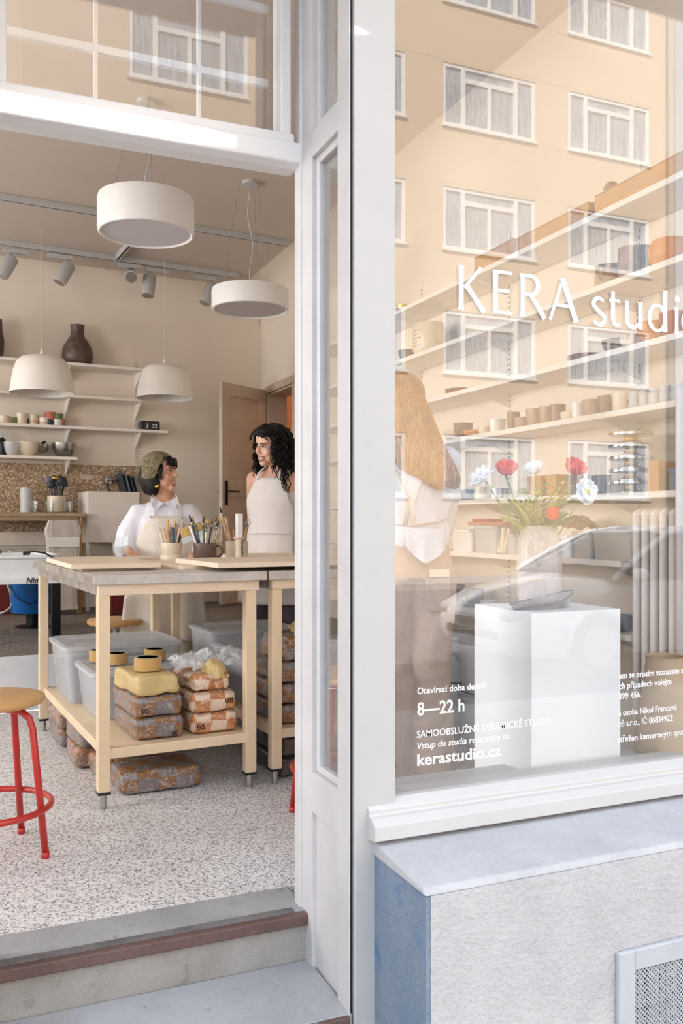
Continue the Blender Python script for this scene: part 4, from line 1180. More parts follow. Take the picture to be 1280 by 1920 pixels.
p = onD(217, 1165, 5.02)
t_sw = t = thing('swivel_stool', 'wooden seat stool on a steel post behind the worktable', 'stool', (p.x, p.y, 0), .3)
H = .535
MB().lathe([(.001, H - .032), (.145, H - .032), (.158, H - .02), (.158, H - .006), (.15, H), (.001, H)], n=40).build('seat', M['stoolwood'], t, smooth=True, auto=50)
MB().cyl((0, 0, .06), (0, 0, H - .03), .016, n=14).lathe([(.03, H - .06), (.05, H - .031), (.001, H - .031)], n=18).build('post', M['steel'], t, smooth=True, auto=40)
for k in range(4):
    a = k * pi / 2
    MB().tube([(0, 0, .08), (.1 * cos(a), .1 * sin(a), .06), (.17 * cos(a), .17 * sin(a), .012)], .013, 8).build('foot', M['blackmetal'], t, smooth=True)
# ================================================================== right wall: long shelves
RX = 2.47                                       # front edge of the boards, wall at 2.72
RZ = [2.398, 2.086, 1.798, 1.544, 1.203, .923, .615]
names = ['topmost white shelf of the right wall, long brown boxes on it', 'white right-wall shelf with the tall grey-brown mugs', 'white right-wall shelf with ochre bowls behind the shop name',
         'white right-wall shelf crowded with small cups and jars', 'white right-wall shelf with steel banding wheels', 'white right-wall shelf with grey bins and boxes', 'lowest white right-wall shelf above the plastic buckets']
for k, (z, lab) in enumerate(zip(RZ, names)):
    y0 = 2.16 if k < 5 else 2.88
    y1 = 6.4
    t = thing('wall_shelf', lab, 'shelf', (RX, y0, z), 0, 'long white shelves on the right wall')
    MB().box(0 if k < 6 else .055, .245, 0, y1 - y0, -.026, 0).build('board', M['shelfwhite'], t, bev=.003)
    for yy in (3.05, 4.05, 5.05, 6.05):
        y = yy - y0
        MB().prism([(.05, y - .008, -.026), (.242, y - .008, -.026), (.242, y - .008, -.085), (.225, y - .008, -.085)], (0, .016, 0)).build('bracket', M['shelfwhite'], t)
for k, yy in enumerate((3.05, 4.05, 5.05, 6.05)):
    t = thing('shelf_upright', ['slotted upright nearest the radiator on the right wall', 'second slotted upright from the radiator on the right wall', 'third slotted upright from the radiator on the right wall', 'slotted upright farthest from the radiator'][k], 'shelf rail', (2.719, yy, .35), 0, 'slotted uprights of the right wall')
    MB().box(-.004, 0, -.012, .012, 0, 2.3).build('rail', M['shelfwhite'], t)
    s = MB()
    for q in range(80):
        for e in (-.006, .006): s.box(-.0046, -.0038, e - .002, e + .002, .01 + q * .028, .024 + q * .028)
    o = s.build('slots', M['dark'], t); o['kind'] = 'stuff'
def onR(px, z, dx=.09):                          # a place on a right-wall shelf under a given sight line
    p = onX(px, 800, RX + dx); return V((p.x, p.y, z))
# top shelf: long brown boxes
a, b = onX(1292, 300, RX + .1), onX(1085, 400, RX + .1)
for k, (q0, q1, lab) in enumerate(((1310, 1132, 'long brown cardboard box at the front of the topmost shelf'), (1126, 985, 'second long brown cardboard box on the topmost shelf'), (982, 905, 'third brown cardboard box on the topmost shelf'))):
    y0, y1 = onR(q0, 0).y, onR(q1, 0).y
    t = thing('cardboard_box', lab, 'box', (RX + .13, (y0 + y1) / 2, RZ[0]), 0, 'brown boxes on the topmost shelf')
    h = .085 if k != 1 else .075
    MB().box(-.10, .10, -(y1 - y0) / 2 + .01, (y1 - y0) / 2 - .01, 0, h).build('body', M['card'], t, bev=.004)
    MB().box(-.10, .10, -(y1 - y0) / 2 + .01, (y1 - y0) / 2 - .01, h, h + .004).build('flap', M['card'], t)
    if k == 0: MB().lathe([(.03, 0), (.034, .03), (.02, .05)], (-.05, (y1 - y0) / 2 - .06, h), 14).build('paper_knot', M['paper'], t, smooth=True)
# shelf 2: big mugs
vessel('tall_mug', 'grey-brown jug mug with a big handle on the second shelf', 'mug', onR(1140, RZ[1]), [(.05, 0), (.058, .01), (.058, .06), (.054, .10)], M['tan_glaze'], 'big mugs on the right wall', handle=(.056, .062, .032, None), rz=R(200), wob=None)
vessel('tall_mug', 'tallest grey-brown mug beside the jug mug', 'mug', onR(1184, RZ[1]), [(.05, 0), (.056, .01), (.057, .08), (.055, .135)], M['tan_glaze'], 'big mugs on the right wall')
vessel('tall_mug', 'narrow dark mug tucked behind the tallest mug', 'mug', onR(1204, RZ[1], .10), [(.04, 0), (.046, .01), (.046, .125)], M['iron'], 'big mugs on the right wall')
vessel('round_pot', 'round ochre pot at the right end of the second shelf', 'pot', onR(1254, RZ[1], .09), [(.05, 0), (.075, .03), (.08, .07), (.065, .105), (.045, .11)], M['orange_glaze'])
bowl('small dark bowl at the far end of the second shelf', onR(764, RZ[1]), .06, .07, M['iron'], 'bowls on the right wall')
pt = vessel('lettered_pot', 'cream pot with scratched lettering lines on the second shelf', 'pot', onR(805, RZ[1]), [(.09, 0), (.10, .02), (.10, .14), (.085, .18)], M['cream_glaze'])
for k in range(5):
    MB().tube([(-.1005 * cos(q), -.1005 * sin(q), .04 + .022 * k + .002 * sin(q * 14 + k)) for q in [(-.6 + .16 * i) for i in range(8 - k % 2)]], .0016, 5).build('scratched_line', M['brown_glaze'], pt)
tl_ = onR(757, RZ[0]); bowl('olive bowl at the far end of the topmost shelf', tl_, .05, .05, M['brass'], 'bowls on the right wall')
# shelf 3
for px, r, h, m, lab, st in ((1155, .062, .055, 'brown_glaze', 'brown bowl left of the pale bowl behind the shop name', 0), (1183, .05, .06, 'cream_glaze', 'pale bowl between the brown and the ochre bowl', 0),
                         (1222, .06, .085, 'orange_glaze', 'ochre pot standing right of the pale bowl', 0), (1262, .055, .10, 'pink_clay', 'pinkish pot at the right end of the third shelf', 0)):
    bowl(lab, onR(px, RZ[2], .08), r, h, M[m], 'bowls behind the shop name')
for px, lab in ((1100, 'stack of flat terracotta dishes on the third shelf'), (862, 'flat terracotta dish at the far end of the third shelf')):
    t = thing('dish', lab, 'dish', onR(px, RZ[2], .09), 0, 'terracotta dishes')
    for k in range(2): MB().lathe([(.04, .012 * k), (.085, .012 * k + .014), (.08, .012 * k + .016), (.04, .012 * k + .006)], n=30).build('plate', M['pink_clay'], t, smooth=True, auto=40)
# shelf 4: many small pieces
row = [(854, 'bowl', .07, .05, 'cream_glaze', 'cream bowl at the far end of the crowded shelf'), (868, 'bowl', .055, .085, 'brown_glaze', 'brown rounded pot behind the cream bowl'),
       (888, 'bowl', .06, .035, 'orange_glaze', 'flat ochre dish on the crowded shelf'), (910, 'cup', .04, .045, 'cream_glaze', 'small cream cup beside the flat ochre dish'), (932, 'cup', .045, .07, 'white_glaze', 'white cup left of the brown jug'),
       (962, 'cup', .032, .09, 'brown_glaze', 'slim brown jug with a knob on the crowded shelf'), (980, 'cup', .045, .055, 'tan_glaze', 'two-tone low cup right of the slim jug'), (1004, 'cup', .048, .085, 'tan_glaze', 'tan cup with a pale upper half'),
       (1026, 'cup', .04, .085, 'tan_glaze', 'ribbed brown cup beside the tan cup'), (1045, 'cup', .038, .085, 'brown_glaze', 'ribbed dark brown cup in the middle of the shelf'), (1066, 'cup', .04, .04, 'cream_glaze', 'low cream cup in front of a small brown cup'),
       (1085, 'cup', .035, .075, 'white_glaze', 'pure white cup on the crowded shelf'), (1110, 'cup', .045, .075, 'tan_glaze', 'cup with tan bottom and cream top'), (1138, 'cup', .04, .08, 'brown_glaze', 'stacked pinkish cups on the crowded shelf'), (1166, 'cup', .045, .08, 'cream_glaze', 'wide grey-cream cup left of the dotted jars')]
for px, kd, r, h, m, lab in row:
    (cup if kd == 'cup' else bowl)(lab, onR(px, RZ[3], .075), r, h, M[m], 'small pieces on the crowded shelf')
for k, (px, dot) in enumerate(((1191, 'tooldark'), (1210, 'pink_clay'), (1229, 'orange_glaze'), (1249, 'orange_glaze'), (1271, 'whiteplastic'))):
    t = thing('glaze_jar', ['white test jar with a dark dot, leftmost of the dotted jars', 'white test jar with a red dot', 'white test jar with a yellow dot', 'white test jar with an orange dot', 'white test jar at the right end of the crowded shelf'][k], 'jar', onR(px, RZ[3], .055), R(-62), 'white test jars')
    MB().lathe([(.026, 0), (.028, .003), (.028, .055), (.026, .058)], n=24).build('body', M['white'], t, smooth=True, auto=40)
    MB().lathe([(.029, .054), (.029, .07), (.001, .07)], n=24).build('lid', M['white'], t, smooth=True, auto=40)
    MB().cyl((-.0275, 0, .03), (-.0295, 0, .03), .009, n=16).build('dot', M[dot], t)
# shelf 5: banding wheels, jars, boxes
base = onR(1183, RZ[4], .10)
zz = RZ[4]
for k in range(5):
    t = thing('banding_wheel', ['banding wheel at the bottom of the steel stack', 'second banding wheel from the bottom of the stack', 'middle banding wheel of the steel stack', 'second banding wheel from the top of the stack', 'banding wheel on top of the steel stack'][k], 'turntable', (base.x, base.y, zz), k * .7, 'stacked banding wheels')
    MB().lathe([(.055, 0), (.055, .006), (.022, .018), (.018, .034), (.03, .036), (.09, .037), (.0915, .039), (.0915, .0485), (.09, .05), (.001, .05)], n=44).build('turntable', M['chrome'], t, smooth=True, auto=30)
    MB().lathe([(.02, .014), (.03, .020), (.024, .034)], n=20, cap0=False, cap1=False).build('bearing', M['brass'], t, smooth=True)
    zz += .0508
for px, r, h, m, lab, dx in ((1092, .03, .07, 'card', 'brown lidded jar left of the banding wheels', .1), (1106, .035, .085, 'steel', 'grey jar with a lid beside the flowers', .1), (1130, .035, .085, 'iron', 'dark jar just left of the banding wheels', .1),
                         (846, .05, .05, 'white_glaze', 'white bowl at the far end of the banding-wheel shelf', .1), (880, .05, .06, 'toolgrey', 'grey cup behind the white flowers', .1), (905, .05, .07, 'cream_glaze', 'cream pot behind the red flower', .1), (935, .05, .055, 'steel', 'grey bowl behind the leaves', .1)):
    cup(lab, onR(px, RZ[4], dx), r, h, M[m], 'jars on the banding-wheel shelf', cat='jar', name='jar', taper=.95)
for k, (px, w, h) in enumerate(((1020, .11, .10), (1052, .08, .10), (1246, .06, .12), (1290, .08, .09))):
    t = thing('cardboard_box', ['brown box behind the flowers on the banding-wheel shelf', 'second brown box behind the flowers', 'upright brown box right of the banding wheels', 'dark blue box at the right end of the banding-wheel shelf'][k], 'box', onR(px, RZ[4], .12), 0)
    mm = M['card'] if k < 3 else M['toolgrey']
    MB().box(-.06, .06, -w / 2, w / 2, 0, h).build('body', mm, t, bev=.003)
    MB().box(-.062, .062, -w / 2 - .002, w / 2 + .002, h * .8, h + .002).build('lid', mm, t, bev=.003)
# shelf 6: bins and boxes
def bin_(label, px0, px1, h, m, k=0, dx=.11):
    y0, y1 = onR(px1, 0, .03).y, onR(px0, 0, .03).y
    if y0 > y1: y0, y1 = y1, y0
    w = (y1 - y0) / 2 - .004
    t = thing('storage_bin', label, 'bin', (RX + dx, (y0 + y1) / 2, RZ[5]), 0, 'storage bins on the right wall')
    MB().ring([rrect(-.085, .085, -w * .94, w * .94, .012, 0, 3), rrect(-.09, .09, -w, w, .014, h, 3), rrect(-.086, .086, -w + .004, w - .004, .012, h, 3), rrect(-.081, .081, -w * .94 + .004, w * .94 - .004, .012, .005, 3)]).build('body', m, t, smooth=True, auto=40)
    MB().box(-.096, -.086, -w * .96, w * .96, h - .016, h + .001).build('rim', m, t, bev=.003)
    return t
bin_('large grey-beige bin next to the radiator', 1112, 1186, .125, M['greyplastic'])
bin_('grey-beige bin left of the large one', 1074, 1110, .12, M['greyplastic'])
bin_('pale narrow bin behind the vase', 1050, 1070, .10, M['whiteplastic'])
bin_('white bin of paper left of the paper rolls', 890, 932, .14, M['white'])
bin_('soft white bag-like bin at the far end', 848, 886, .12, M['whitewarm'])
bin_('small white bin right of the paper rolls', 950, 968, .10, M['white'])
for k in range(3):
    p = onR(937 + 5 * k, RZ[5] + .002, .05)
    t = thing('paper_roll', ['paper roll leaning left beside the white bin', 'upright paper roll beside the white bin', 'paper roll leaning right beside the white bin'][k], 'paper roll', p, 0, 'cream paper rolls', rot=(R((-12, 0, 12)[k]), R(5), 0))
    MB().lathe([(.006, 0), (.016, 0), (.016, .13), (.006, .13)], n=18).build('roll', M['cream_glaze'], t, smooth=True, auto=40)
    MB().lathe([(.004, .128), (.006, .1305)], n=12).build('core', M['card'], t)
t = thing('cloth', 'red and pink folded cloths lying on the white bin', 'cloth', onR(925, RZ[5] + .143, .1), 0)
MB().box(-.07, .07, -.2, .15, 0, .018).build('pink_fold', M['pink_clay'], t, bev=.007)
MB().box(-.05, .05, -.02, .14, .018, .036).build('red_fold', M['red'], t, bev=.007)
t = thing('paper_bag', 'crumpled brown paper lying on the grey-beige bin', 'paper', onR(1083, RZ[5] + .125, .1), 0)
crumple('sheet', [(-.07, -.10, .01), (.07, -.10, .01), (.07, .12, .02), (-.07, .12, .02)], t, 'paper', 9.1, 20, .022)
# shelf 7: saucers and mug
for k, (px, m, lab) in enumerate(((853, 'cream_glaze', 'pale saucer under the red-brown bowl'), (888, 'grey_glaze', 'grey saucer under the grey mug'))):
    t = thing('saucer', lab, 'saucer', onR(px, RZ[6], .14), 0, 'saucers on the lowest shelf')
    MB().lathe([(.04, 0), (.075, .014), (.078, .018), (.074, .018), (.04, .006), (.001, .006)], n=32).build('plate', M[m], t, smooth=True, auto=40)
    MB().lathe([(.034, -.0), (.04, .0), (.038, .004)], n=24).build('foot_ring', M[m], t, smooth=True)
vessel('bowl', 'red-brown bowl standing on the pale saucer', 'bowl', onR(853, RZ[6] + .0185, .14), [(.03, 0), (.05, .02), (.06, .055), (.055, .09)], M['brown_glaze'])
vessel('mug', 'blue-grey mug on the grey saucer', 'mug', onR(889, RZ[6] + .0185, .14), [(.04, 0), (.05, .01), (.056, .04), (.058, .08)], M['grey_glaze'], handle=(.054, .04, .026, None), rz=R(165))
cup('small pink-white dish in front of the grey mug', onR(914, RZ[6], .11), .042, .05, M['pink_clay'] if 0 else M['white_glaze'], None, cat='dish', name='dish', taper=.95)
bowl('dark bowl right of the pedestal on the lowest shelf', onR(1168, RZ[6], .13), .06, .07, M['grey_glaze'], None)
# buckets on the floor
def bucket(label, x, y, z, r=.135, h=.25, n=1):
    t = thing('plastic_bucket', label, 'bucket', (x, y, z), R(20 * n), 'white plastic buckets')
    MB().lathe([(r * .86, 0), (r * .88, .004), (r * .96, h - .03), (r * 1.03, h - .028), (r * 1.03, h - .012), (r, h - .010), (.001, h - .012)], n=36).build('body', M['whiteplastic'], t, smooth=True, auto=35)
    MB().lathe([(r * 1.05, h - .012), (r * 1.05, h + .002), (r * .95, h + .004), (r * .93, h - .002), (.001, h - .002)], n=36).build('lid', M['white'], t, smooth=True, auto=35)
    MB().tube([(-r * 1.02 * cos(q), -.01 - r * .62 * sin(q), h * .78 - r * .95 * sin(q)) for q in [pi * i / 12 for i in range(13)]], .003, 6).build('bail', M['white'], t, smooth=True)
    return t
b0 = onX(852, 1300, 2.38); b1 = onX(912, 1300, 2.36)
bucket('lower white bucket by the blonde woman\'s leg', b0.x, b0.y, .001)
bucket('upper white bucket by the blonde woman\'s leg', b0.x, b0.y, .258, n=2)
bucket('lower white bucket half behind the pedestal', b1.x, b1.y, .001, n=4)
bucket('upper white bucket half behind the pedestal, brown label', b1.x, b1.y, .258, n=5)
# radiator
t = thing('radiator', 'tall pale column radiator on the right wall by the window', 'radiator', (2.56, 2.16, .16), 0)
for k in range(14):
    y = .02 + k * .05
    c = MB().tube([(-.05, y, .02), (-.05, y, .95)], .0155, 10).tube([(.03, y, .02), (.03, y, .95)], .0155, 10)
    c.ball((-.01, y, .955), (.06, .019, .026), n=12, m=6).ball((-.01, y, .02), (.06, .019, .026), n=12, m=6)
    c.build('column', M['whitewarm'], t, smooth=True)
MB().cyl((-.01, 0, .955), (-.01, .70, .955), .014, n=10).cyl((-.01, 0, .02), (-.01, .70, .02), .014, n=10).build('manifold', M['whitewarm'], t, smooth=True)
MB().cyl((-.01, .03, 0), (-.01, .03, -.16), .012, n=8).cyl((-.01, .66, 0), (-.01, .66, -.16), .012, n=8).build('pipe', M['whitewarm'], t, smooth=True)
MB().lathe([(.02, 0), (.024, .01), (.022, .06), (.001, .065)], (-.01, -.02, .92), 16).build('valve', M['white'], t, smooth=True)

# ================================================================== display window
pc = V((1.502, 2.125, 0))
t = thing('pedestal', 'white square pedestal in the shop window carrying the flower vase', 'pedestal', (pc.x, pc.y, .0), 0)
M['pedw'] = plain('matt_white_plinth', 'F7F8F9', .6, .01, 4)
MB().box(0, .322, 0, .31, .03, .82).build('column', M['pedw'], t, bev=.0025)
MB().box(.01, .312, .01, .30, 0, .03).build('toe', M['pedw'], t)
# glass vase
vp = V((1.665, 2.315, .8205))
M['vase'] = film('frosted_vase_glass', 'E4DAD8', .35, .1, .25, 9)
vs = thing('glass_vase', 'marbled glass vase of poppies on the white pedestal', 'vase', vp, 0)
prof = [(.05, 0), (.062, .004), (.068, .03), (.071, .10), (.071, .17), (.066, .21), (.055, .24), (.05, .25)]
ins = [(r - .004, z if i else .006) for i, (r, z) in enumerate(prof)]
MB().lathe(prof + list(reversed(ins)), n=36).build('body', M['vase'], vs, smooth=True, auto=50)
# boat-shaped glass dish
gd = thing('glass_dish', 'pointed glass dish leaning round the vase foot', 'dish', (1.61, 2.225, .8215), R(8))
m = MB(); rs = []
for i in range(25):
    s_ = -1 + 2 * i / 24; w = .055 * (1 - s_ * s_) ** .8 + .002
    rs.append([(s_ * .125, -w, .03 + .012 * s_ * s_ + .016 * s_), (s_ * .11, -w * .55, .008), (s_ * .11, w * .55, .008), (s_ * .125, w, .03 + .012 * s_ * s_ + .016 * s_), (s_ * .115, w * .5, .012), (s_ * .115, -w * .5, .012)])
for r_ in rs:
    for j, p in enumerate(r_): r_[j] = V(p)
zmin = min(p.z for r_ in rs for p in r_)
for r_ in rs:
    for p in r_: p.z -= zmin
m.ring(rs).build('dish', glassy('smoky_dish_glass', 2.4, (.80, .76, .74)), gd, smooth=True, auto=50)
rim = [(-1 + 2 * i / 24) for i in range(25)]
for sgn in (-1, 1):
    MB().tube([(s_ * .125, sgn * (.055 * (1 - s_ * s_) ** .8 + .002), .03 + .012 * s_ * s_ + .016 * s_ - zmin) for s_ in rim], .0022, 6).build('rim', plain('smoky_glass_rim', '77706E', .1, .05), gd, smooth=True)
# flowers
M['stem'] = plain('green_stem', '6F8A4A', .6, .1, 30)
M['leaf'] = plain('fern_leaf', '7E9356', .6, .15, 30)
M['leafpale'] = plain('yellow_green_leaf', 'B9B55E', .6, .15, 30)
M['petalw'] = plain('white_petal', 'F3F4F8', .6, .03, 30)
M['petalr'] = plain('coral_petal', 'F0583A', .6, .08, 30)
M['stamen'] = plain('yellow_green_centre', 'C2C86A', .7, .15, 60)
def petal_ring(mb, c, ax, R0, n, cup_, seed, ruffle=.15):
    ax = V(ax).normalized(); x = ax.cross(V((0, 0, 1)) if abs(ax.z) < .9 else V((1, 0, 0))).normalized(); y = ax.cross(x)
    rng = random.Random(seed)
    for k in range(n):
        a0 = 2 * pi * k / n + rng.uniform(-.2, .2); wd = 2 * pi / n * .75
        vs, fs = [], []
        NU, NV = 6, 7
        for i in range(NU):
            u = i / (NU - 1)
            for j in range(NV):
                v_ = -1 + 2 * j / (NV - 1)
                rr = R0 * (u ** .8) * (1 - .16 * v_ * v_ * u)
                a = a0 + v_ * wd * (.35 + .65 * u)
                hgt = cup_ * R0 * u * u + ruffle * R0 * sin(v_ * 7 + seed + k * 2) * u * u
                vs.append(V(c) + x * rr * cos(a) + y * rr * sin(a) + ax * hgt)
        for i in range(NU - 1):
            for j in range(NV - 1): fs.append((i * NV + j, (i + 1) * NV + j, (i + 1) * NV + j + 1, i * NV + j + 1))
        mb.add(vs, fs)
def flower(label, px, py, d, r, mat, ax, seed, layers=2, cup_=.35):
    c = onD(px, py, d)
    t = thing('poppy_flower', label, 'flower', c, 0, 'poppies in the glass vase')
    ax = V(ax).normalized()
    m = MB()
    for q in range(layers):
        petal_ring(m, ax * (.004 * q), ax, r * (1 - .2 * q), 5 - (q % 2), cup_ + .35 * q, seed + q)
    o = m.build('petals', M[mat], t, smooth=True); sd = o.modifiers.new('t', 'SOLIDIFY'); sd.thickness = .0008
    MB().ball(ax * r * .16, r * .2).build('centre', M['stamen'], t, smooth=True)
    e = vp + V((0, 0, .12)) - c
    mid = V((0, 0, -.05)).lerp(e, .45) + V((0, 0, .03))
    pts = [V((0, 0, 0)) - ax * .004]
    for i in range(1, 9):
        s_ = i / 8; pts.append((1 - s_) ** 2 * pts[0] + 2 * s_ * (1 - s_) * mid + s_ * s_ * e)
    MB().tube(pts, .0022, 6).build('stem', M['stem'], t, smooth=True)
    return t
TO = (-.39, -.9, .1)
flower('leftmost white poppy, large and ruffled', 909, 900, 2.74, .047, 'petalw', (-.6, .1, .8), 2, 3)
flower('coral poppy beside the leftmost white one, side view', 948, 890, 2.76, .036, 'petalr', (-.2, -.5, .8), 5, 3, .9)
flower('white poppy standing at the centre above the leaves', 1003, 889, 2.82, .035, 'petalw', (-.1, .2, .95), 8, 3, .8)
flower('tall coral poppy at the upper right', 1070, 888, 2.80, .040, 'petalr', (.2, -.55, .75), 11, 3, .9)
flower('white poppy at the right seen from behind', 1097, 922, 2.74, .043, 'petalw', (.1, -.95, .1), 14, 2, .1)
flower('small coral poppy low in front of the leaves', 1035, 963, 2.72, .022, 'petalr', TO, 17, 3)
random.seed(5)
for k in range(24):
    gx = random.uniform(-1, 1)
    pale = k % 3 == 0
    t = thing('leaf_sprig', ['feathery green sprig in the glass vase', 'pale yellow-green sprig in the glass vase'][pale], 'foliage', vp + V((gx * .02, random.uniform(-.02, .02), .20)), random.uniform(0, 6), ['green sprigs in the vase', 'yellow-green sprigs in the vase'][pale])
    L_ = random.uniform(.10, .21) * (1 - .35 * abs(gx)); lean = .35 + abs(gx) * .8
    m = MB(); sp = [V((lean * L_ * s_ * s_, 0, L_ * s_ * (1 - .2 * s_ * abs(gx)))) for s_ in [i / 10 for i in range(11)]]
    m.tube(sp, .0014, 5)
    m.build('stem', M['stem'], t)
    lf = MB()
    for i in range(2, 11):
        for sd in (-1, 1):
            for q in range(2):
                ln = .050 * (1.1 - i / 14)
                d_ = V((.35 + .4 * q, sd * (.9 - .3 * q), .55)).normalized(); p = sp[i]
                w_ = V((.5, 0, -.6)).normalized() * .006
                lf.quad([p, p + d_ * ln * .5 + w_, p + d_ * ln, p + d_ * ln * .5 - w_])
    lf.build('leaves', M['leafpale' if pale else 'leaf'], t)
# tall stoneware vase standing on the ledge at the right
t = vessel('floor_vase', 'tall tapering sand-coloured stoneware vase at the right of the window ledge', 'vase', (2.03, 2.16, .3605),
           [(.088, 0), (.094, .01), (.093, .06), (.078, .16), (.064, .24), (.058, .285), (.060, .30), (.063, .302)], plain('sandy_stoneware', 'C9B196', .7, .08, 8, .15, 90), n=40)
t = thing('panel_board', 'narrow white board leaning behind the tall stoneware vase', 'board', (2.285, 2.36, .0), 0)
MB().box(0, .2, 0, .018, .0, 1.55).build('board', M['white'], t, bev=.002)
MB().box(0, .2, .018, .022, .02, 1.53).build('back_sheet', M['card'], t)
# ================================================================== people
def skin_mat(name, c, red):
    t = NT(name); co = t.coord(); n = t.noise(co, 18, 4)
    rp = t.ramp(n.outputs['Fac'], [(.35, lin(c)), (.7, lin(red))])
    t.l(rp.outputs[0], t.b.inputs['Base Color']); t.b.inputs['Roughness'].default_value = .5
    t.b.inputs['Subsurface Weight'].default_value = .08; t.b.inputs['Subsurface Radius'].default_value = (.02, .008, .005)
    return t.m
M['skin1'] = skin_mat('warm_skin', 'D9A98C', 'CF9578')
M['skin2'] = skin_mat('fair_skin', 'E3B9A0', 'DAA58C')
M['hairblack'] = plain('black_hair', '120E0C', .55, .3, 40, .3, 120, spec=.25, stretch=(1, 1, .3))
def blonde():
    t = NT('golden_hair'); co = t.coord((1, 1, .03)); n = t.noise(co, 190, 4, .6, .1); n0 = t.noise(t.coord((1, 1, .1)), 14, 3)
    a = t.mix(.35, n.outputs['Fac'], n0.outputs['Fac'])
    rp = t.ramp(a, [(.36, lin('8A5E32')), (.5, lin('AE7E4A')), (.66, lin('C99E66'))])
    t.l(rp.outputs[0], t.b.inputs['Base Color']); t.b.inputs['Roughness'].default_value = .38
    t.bump(n.outputs['Fac'], .6, .004); return t.m
M['hairblond'] = blonde()
def cloth(name, c, fold=.5, sc=6):
    t = NT(name); co = t.coord(); n = t.noise(co, sc, 5, .6, 1.2); w = t.noise(co, 260, 2)
    l = lin(c); rp = t.ramp(n.outputs['Fac'], [(.3, tuple(x * .95 for x in l)), (.7, l)])
    t.l(rp.outputs[0], t.b.inputs['Base Color']); t.b.inputs['Roughness'].default_value = .9; t.b.inputs['Specular IOR Level'].default_value = .2
    m = t.mix(.02, n.outputs['Fac'], w.outputs['Fac']); t.bump(m, fold, .03); return t.m
M['shirt'] = cloth('white_cotton_shirt', 'E9E9F2')
M['apron'] = cloth('natural_canvas_apron', 'E2DACE', .35)
M['apron2'] = cloth('pale_grey_canvas_apron', 'DBD5D1', .35)
M['bluewhite'] = cloth('pale_blue_shirt', 'DDE3EF', .5)
M['trouser'] = cloth('taupe_trousers', 'C2AFA2', .8, 5)
M['purple'] = cloth('dark_violet_trousers', '5E5560', .5)
M['beige'] = cloth('beige_trousers', 'CFC4B6', .5)
M['lip'] = plain('lips', 'B9766A', .4, .05)
M['teeth'] = plain('teeth', 'EFEAE2', .3, .01)
M['eyew'] = plain('eye_white', 'E9E4DE', .2, .01)
M['iris'] = plain('dark_iris', '2A1A12', .1, .05)
M['shoe'] = plain('dark_shoe', '4A423E', .6, .1)
def scarf_mat():
    t = NT('patterned_scarf'); co = t.coord(); n = t.noise(co, 38, 3, .5, 3.5)
    rp = t.ramp(n.outputs['Fac'], [(.30, lin('2A2A22')), (.40, lin('7C7350')), (.48, lin('3E4436')), (.55, lin('A79A72')), (.62, lin('8A4A34')), (.70, lin('4A5A52'))], 'CONSTANT')
    t.l(rp.outputs[0], t.b.inputs['Base Color']); t.b.inputs['Roughness'].default_value = .8; return t.m
M['scarf'] = scarf_mat()

def remesh(name, mb, mat, parent, voxel, it=3, fac=.5, keep=None, cuts=(), solid=0, wr=0, wsc=9, seed=0):
    me = mb.mesh('tmp', mat)
    bm = bmesh.new(); bm.from_mesh(me); bmesh.ops.recalc_face_normals(bm, faces=bm.faces); bm.to_mesh(me); bm.free()
    o = bpy.data.objects.new('tmp', me); COL.objects.link(o)
    r = o.modifiers.new('r', 'REMESH'); r.mode = 'VOXEL'; r.voxel_size = voxel
    if it:
        s = o.modifiers.new('s', 'SMOOTH'); s.iterations = it; s.factor = fac
    me2 = bpy.data.meshes.new_from_object(o.evaluated_get(bpy.context.evaluated_depsgraph_get()))
    bpy.data.objects.remove(o); bpy.data.meshes.remove(me)
    if keep or wr or cuts:
        bm = bmesh.new(); bm.from_mesh(me2)
        for co, no in cuts:
            bmesh.ops.bisect_plane(bm, geom=bm.verts[:] + bm.edges[:] + bm.faces[:], plane_co=co, plane_no=no, clear_outer=True)
        if keep:
            bmesh.ops.delete(bm, geom=[v for v in bm.verts if not keep(v.co)], context='VERTS')
        if wr:
            bm.normal_update()
            for v in bm.verts:
                q = v.co * wsc; q.z *= .55
                n = mnoise.noise(q + V((seed, 0, 0))) + .5 * mnoise.noise(q * 2.3 + V((0, seed, 0)))
                v.co += v.normal * n * wr
        bm.to_mesh(me2); bm.free()
    me2.name = name
    me2.materials.clear(); me2.materials.append(mat)
    me2.polygons.foreach_set('use_smooth', [True] * len(me2.polygons))
    o = link(name, me2, parent)
    if solid:
        sd = o.modifiers.new('t', 'SOLIDIFY'); sd.thickness = solid; sd.offset = 1
    return o

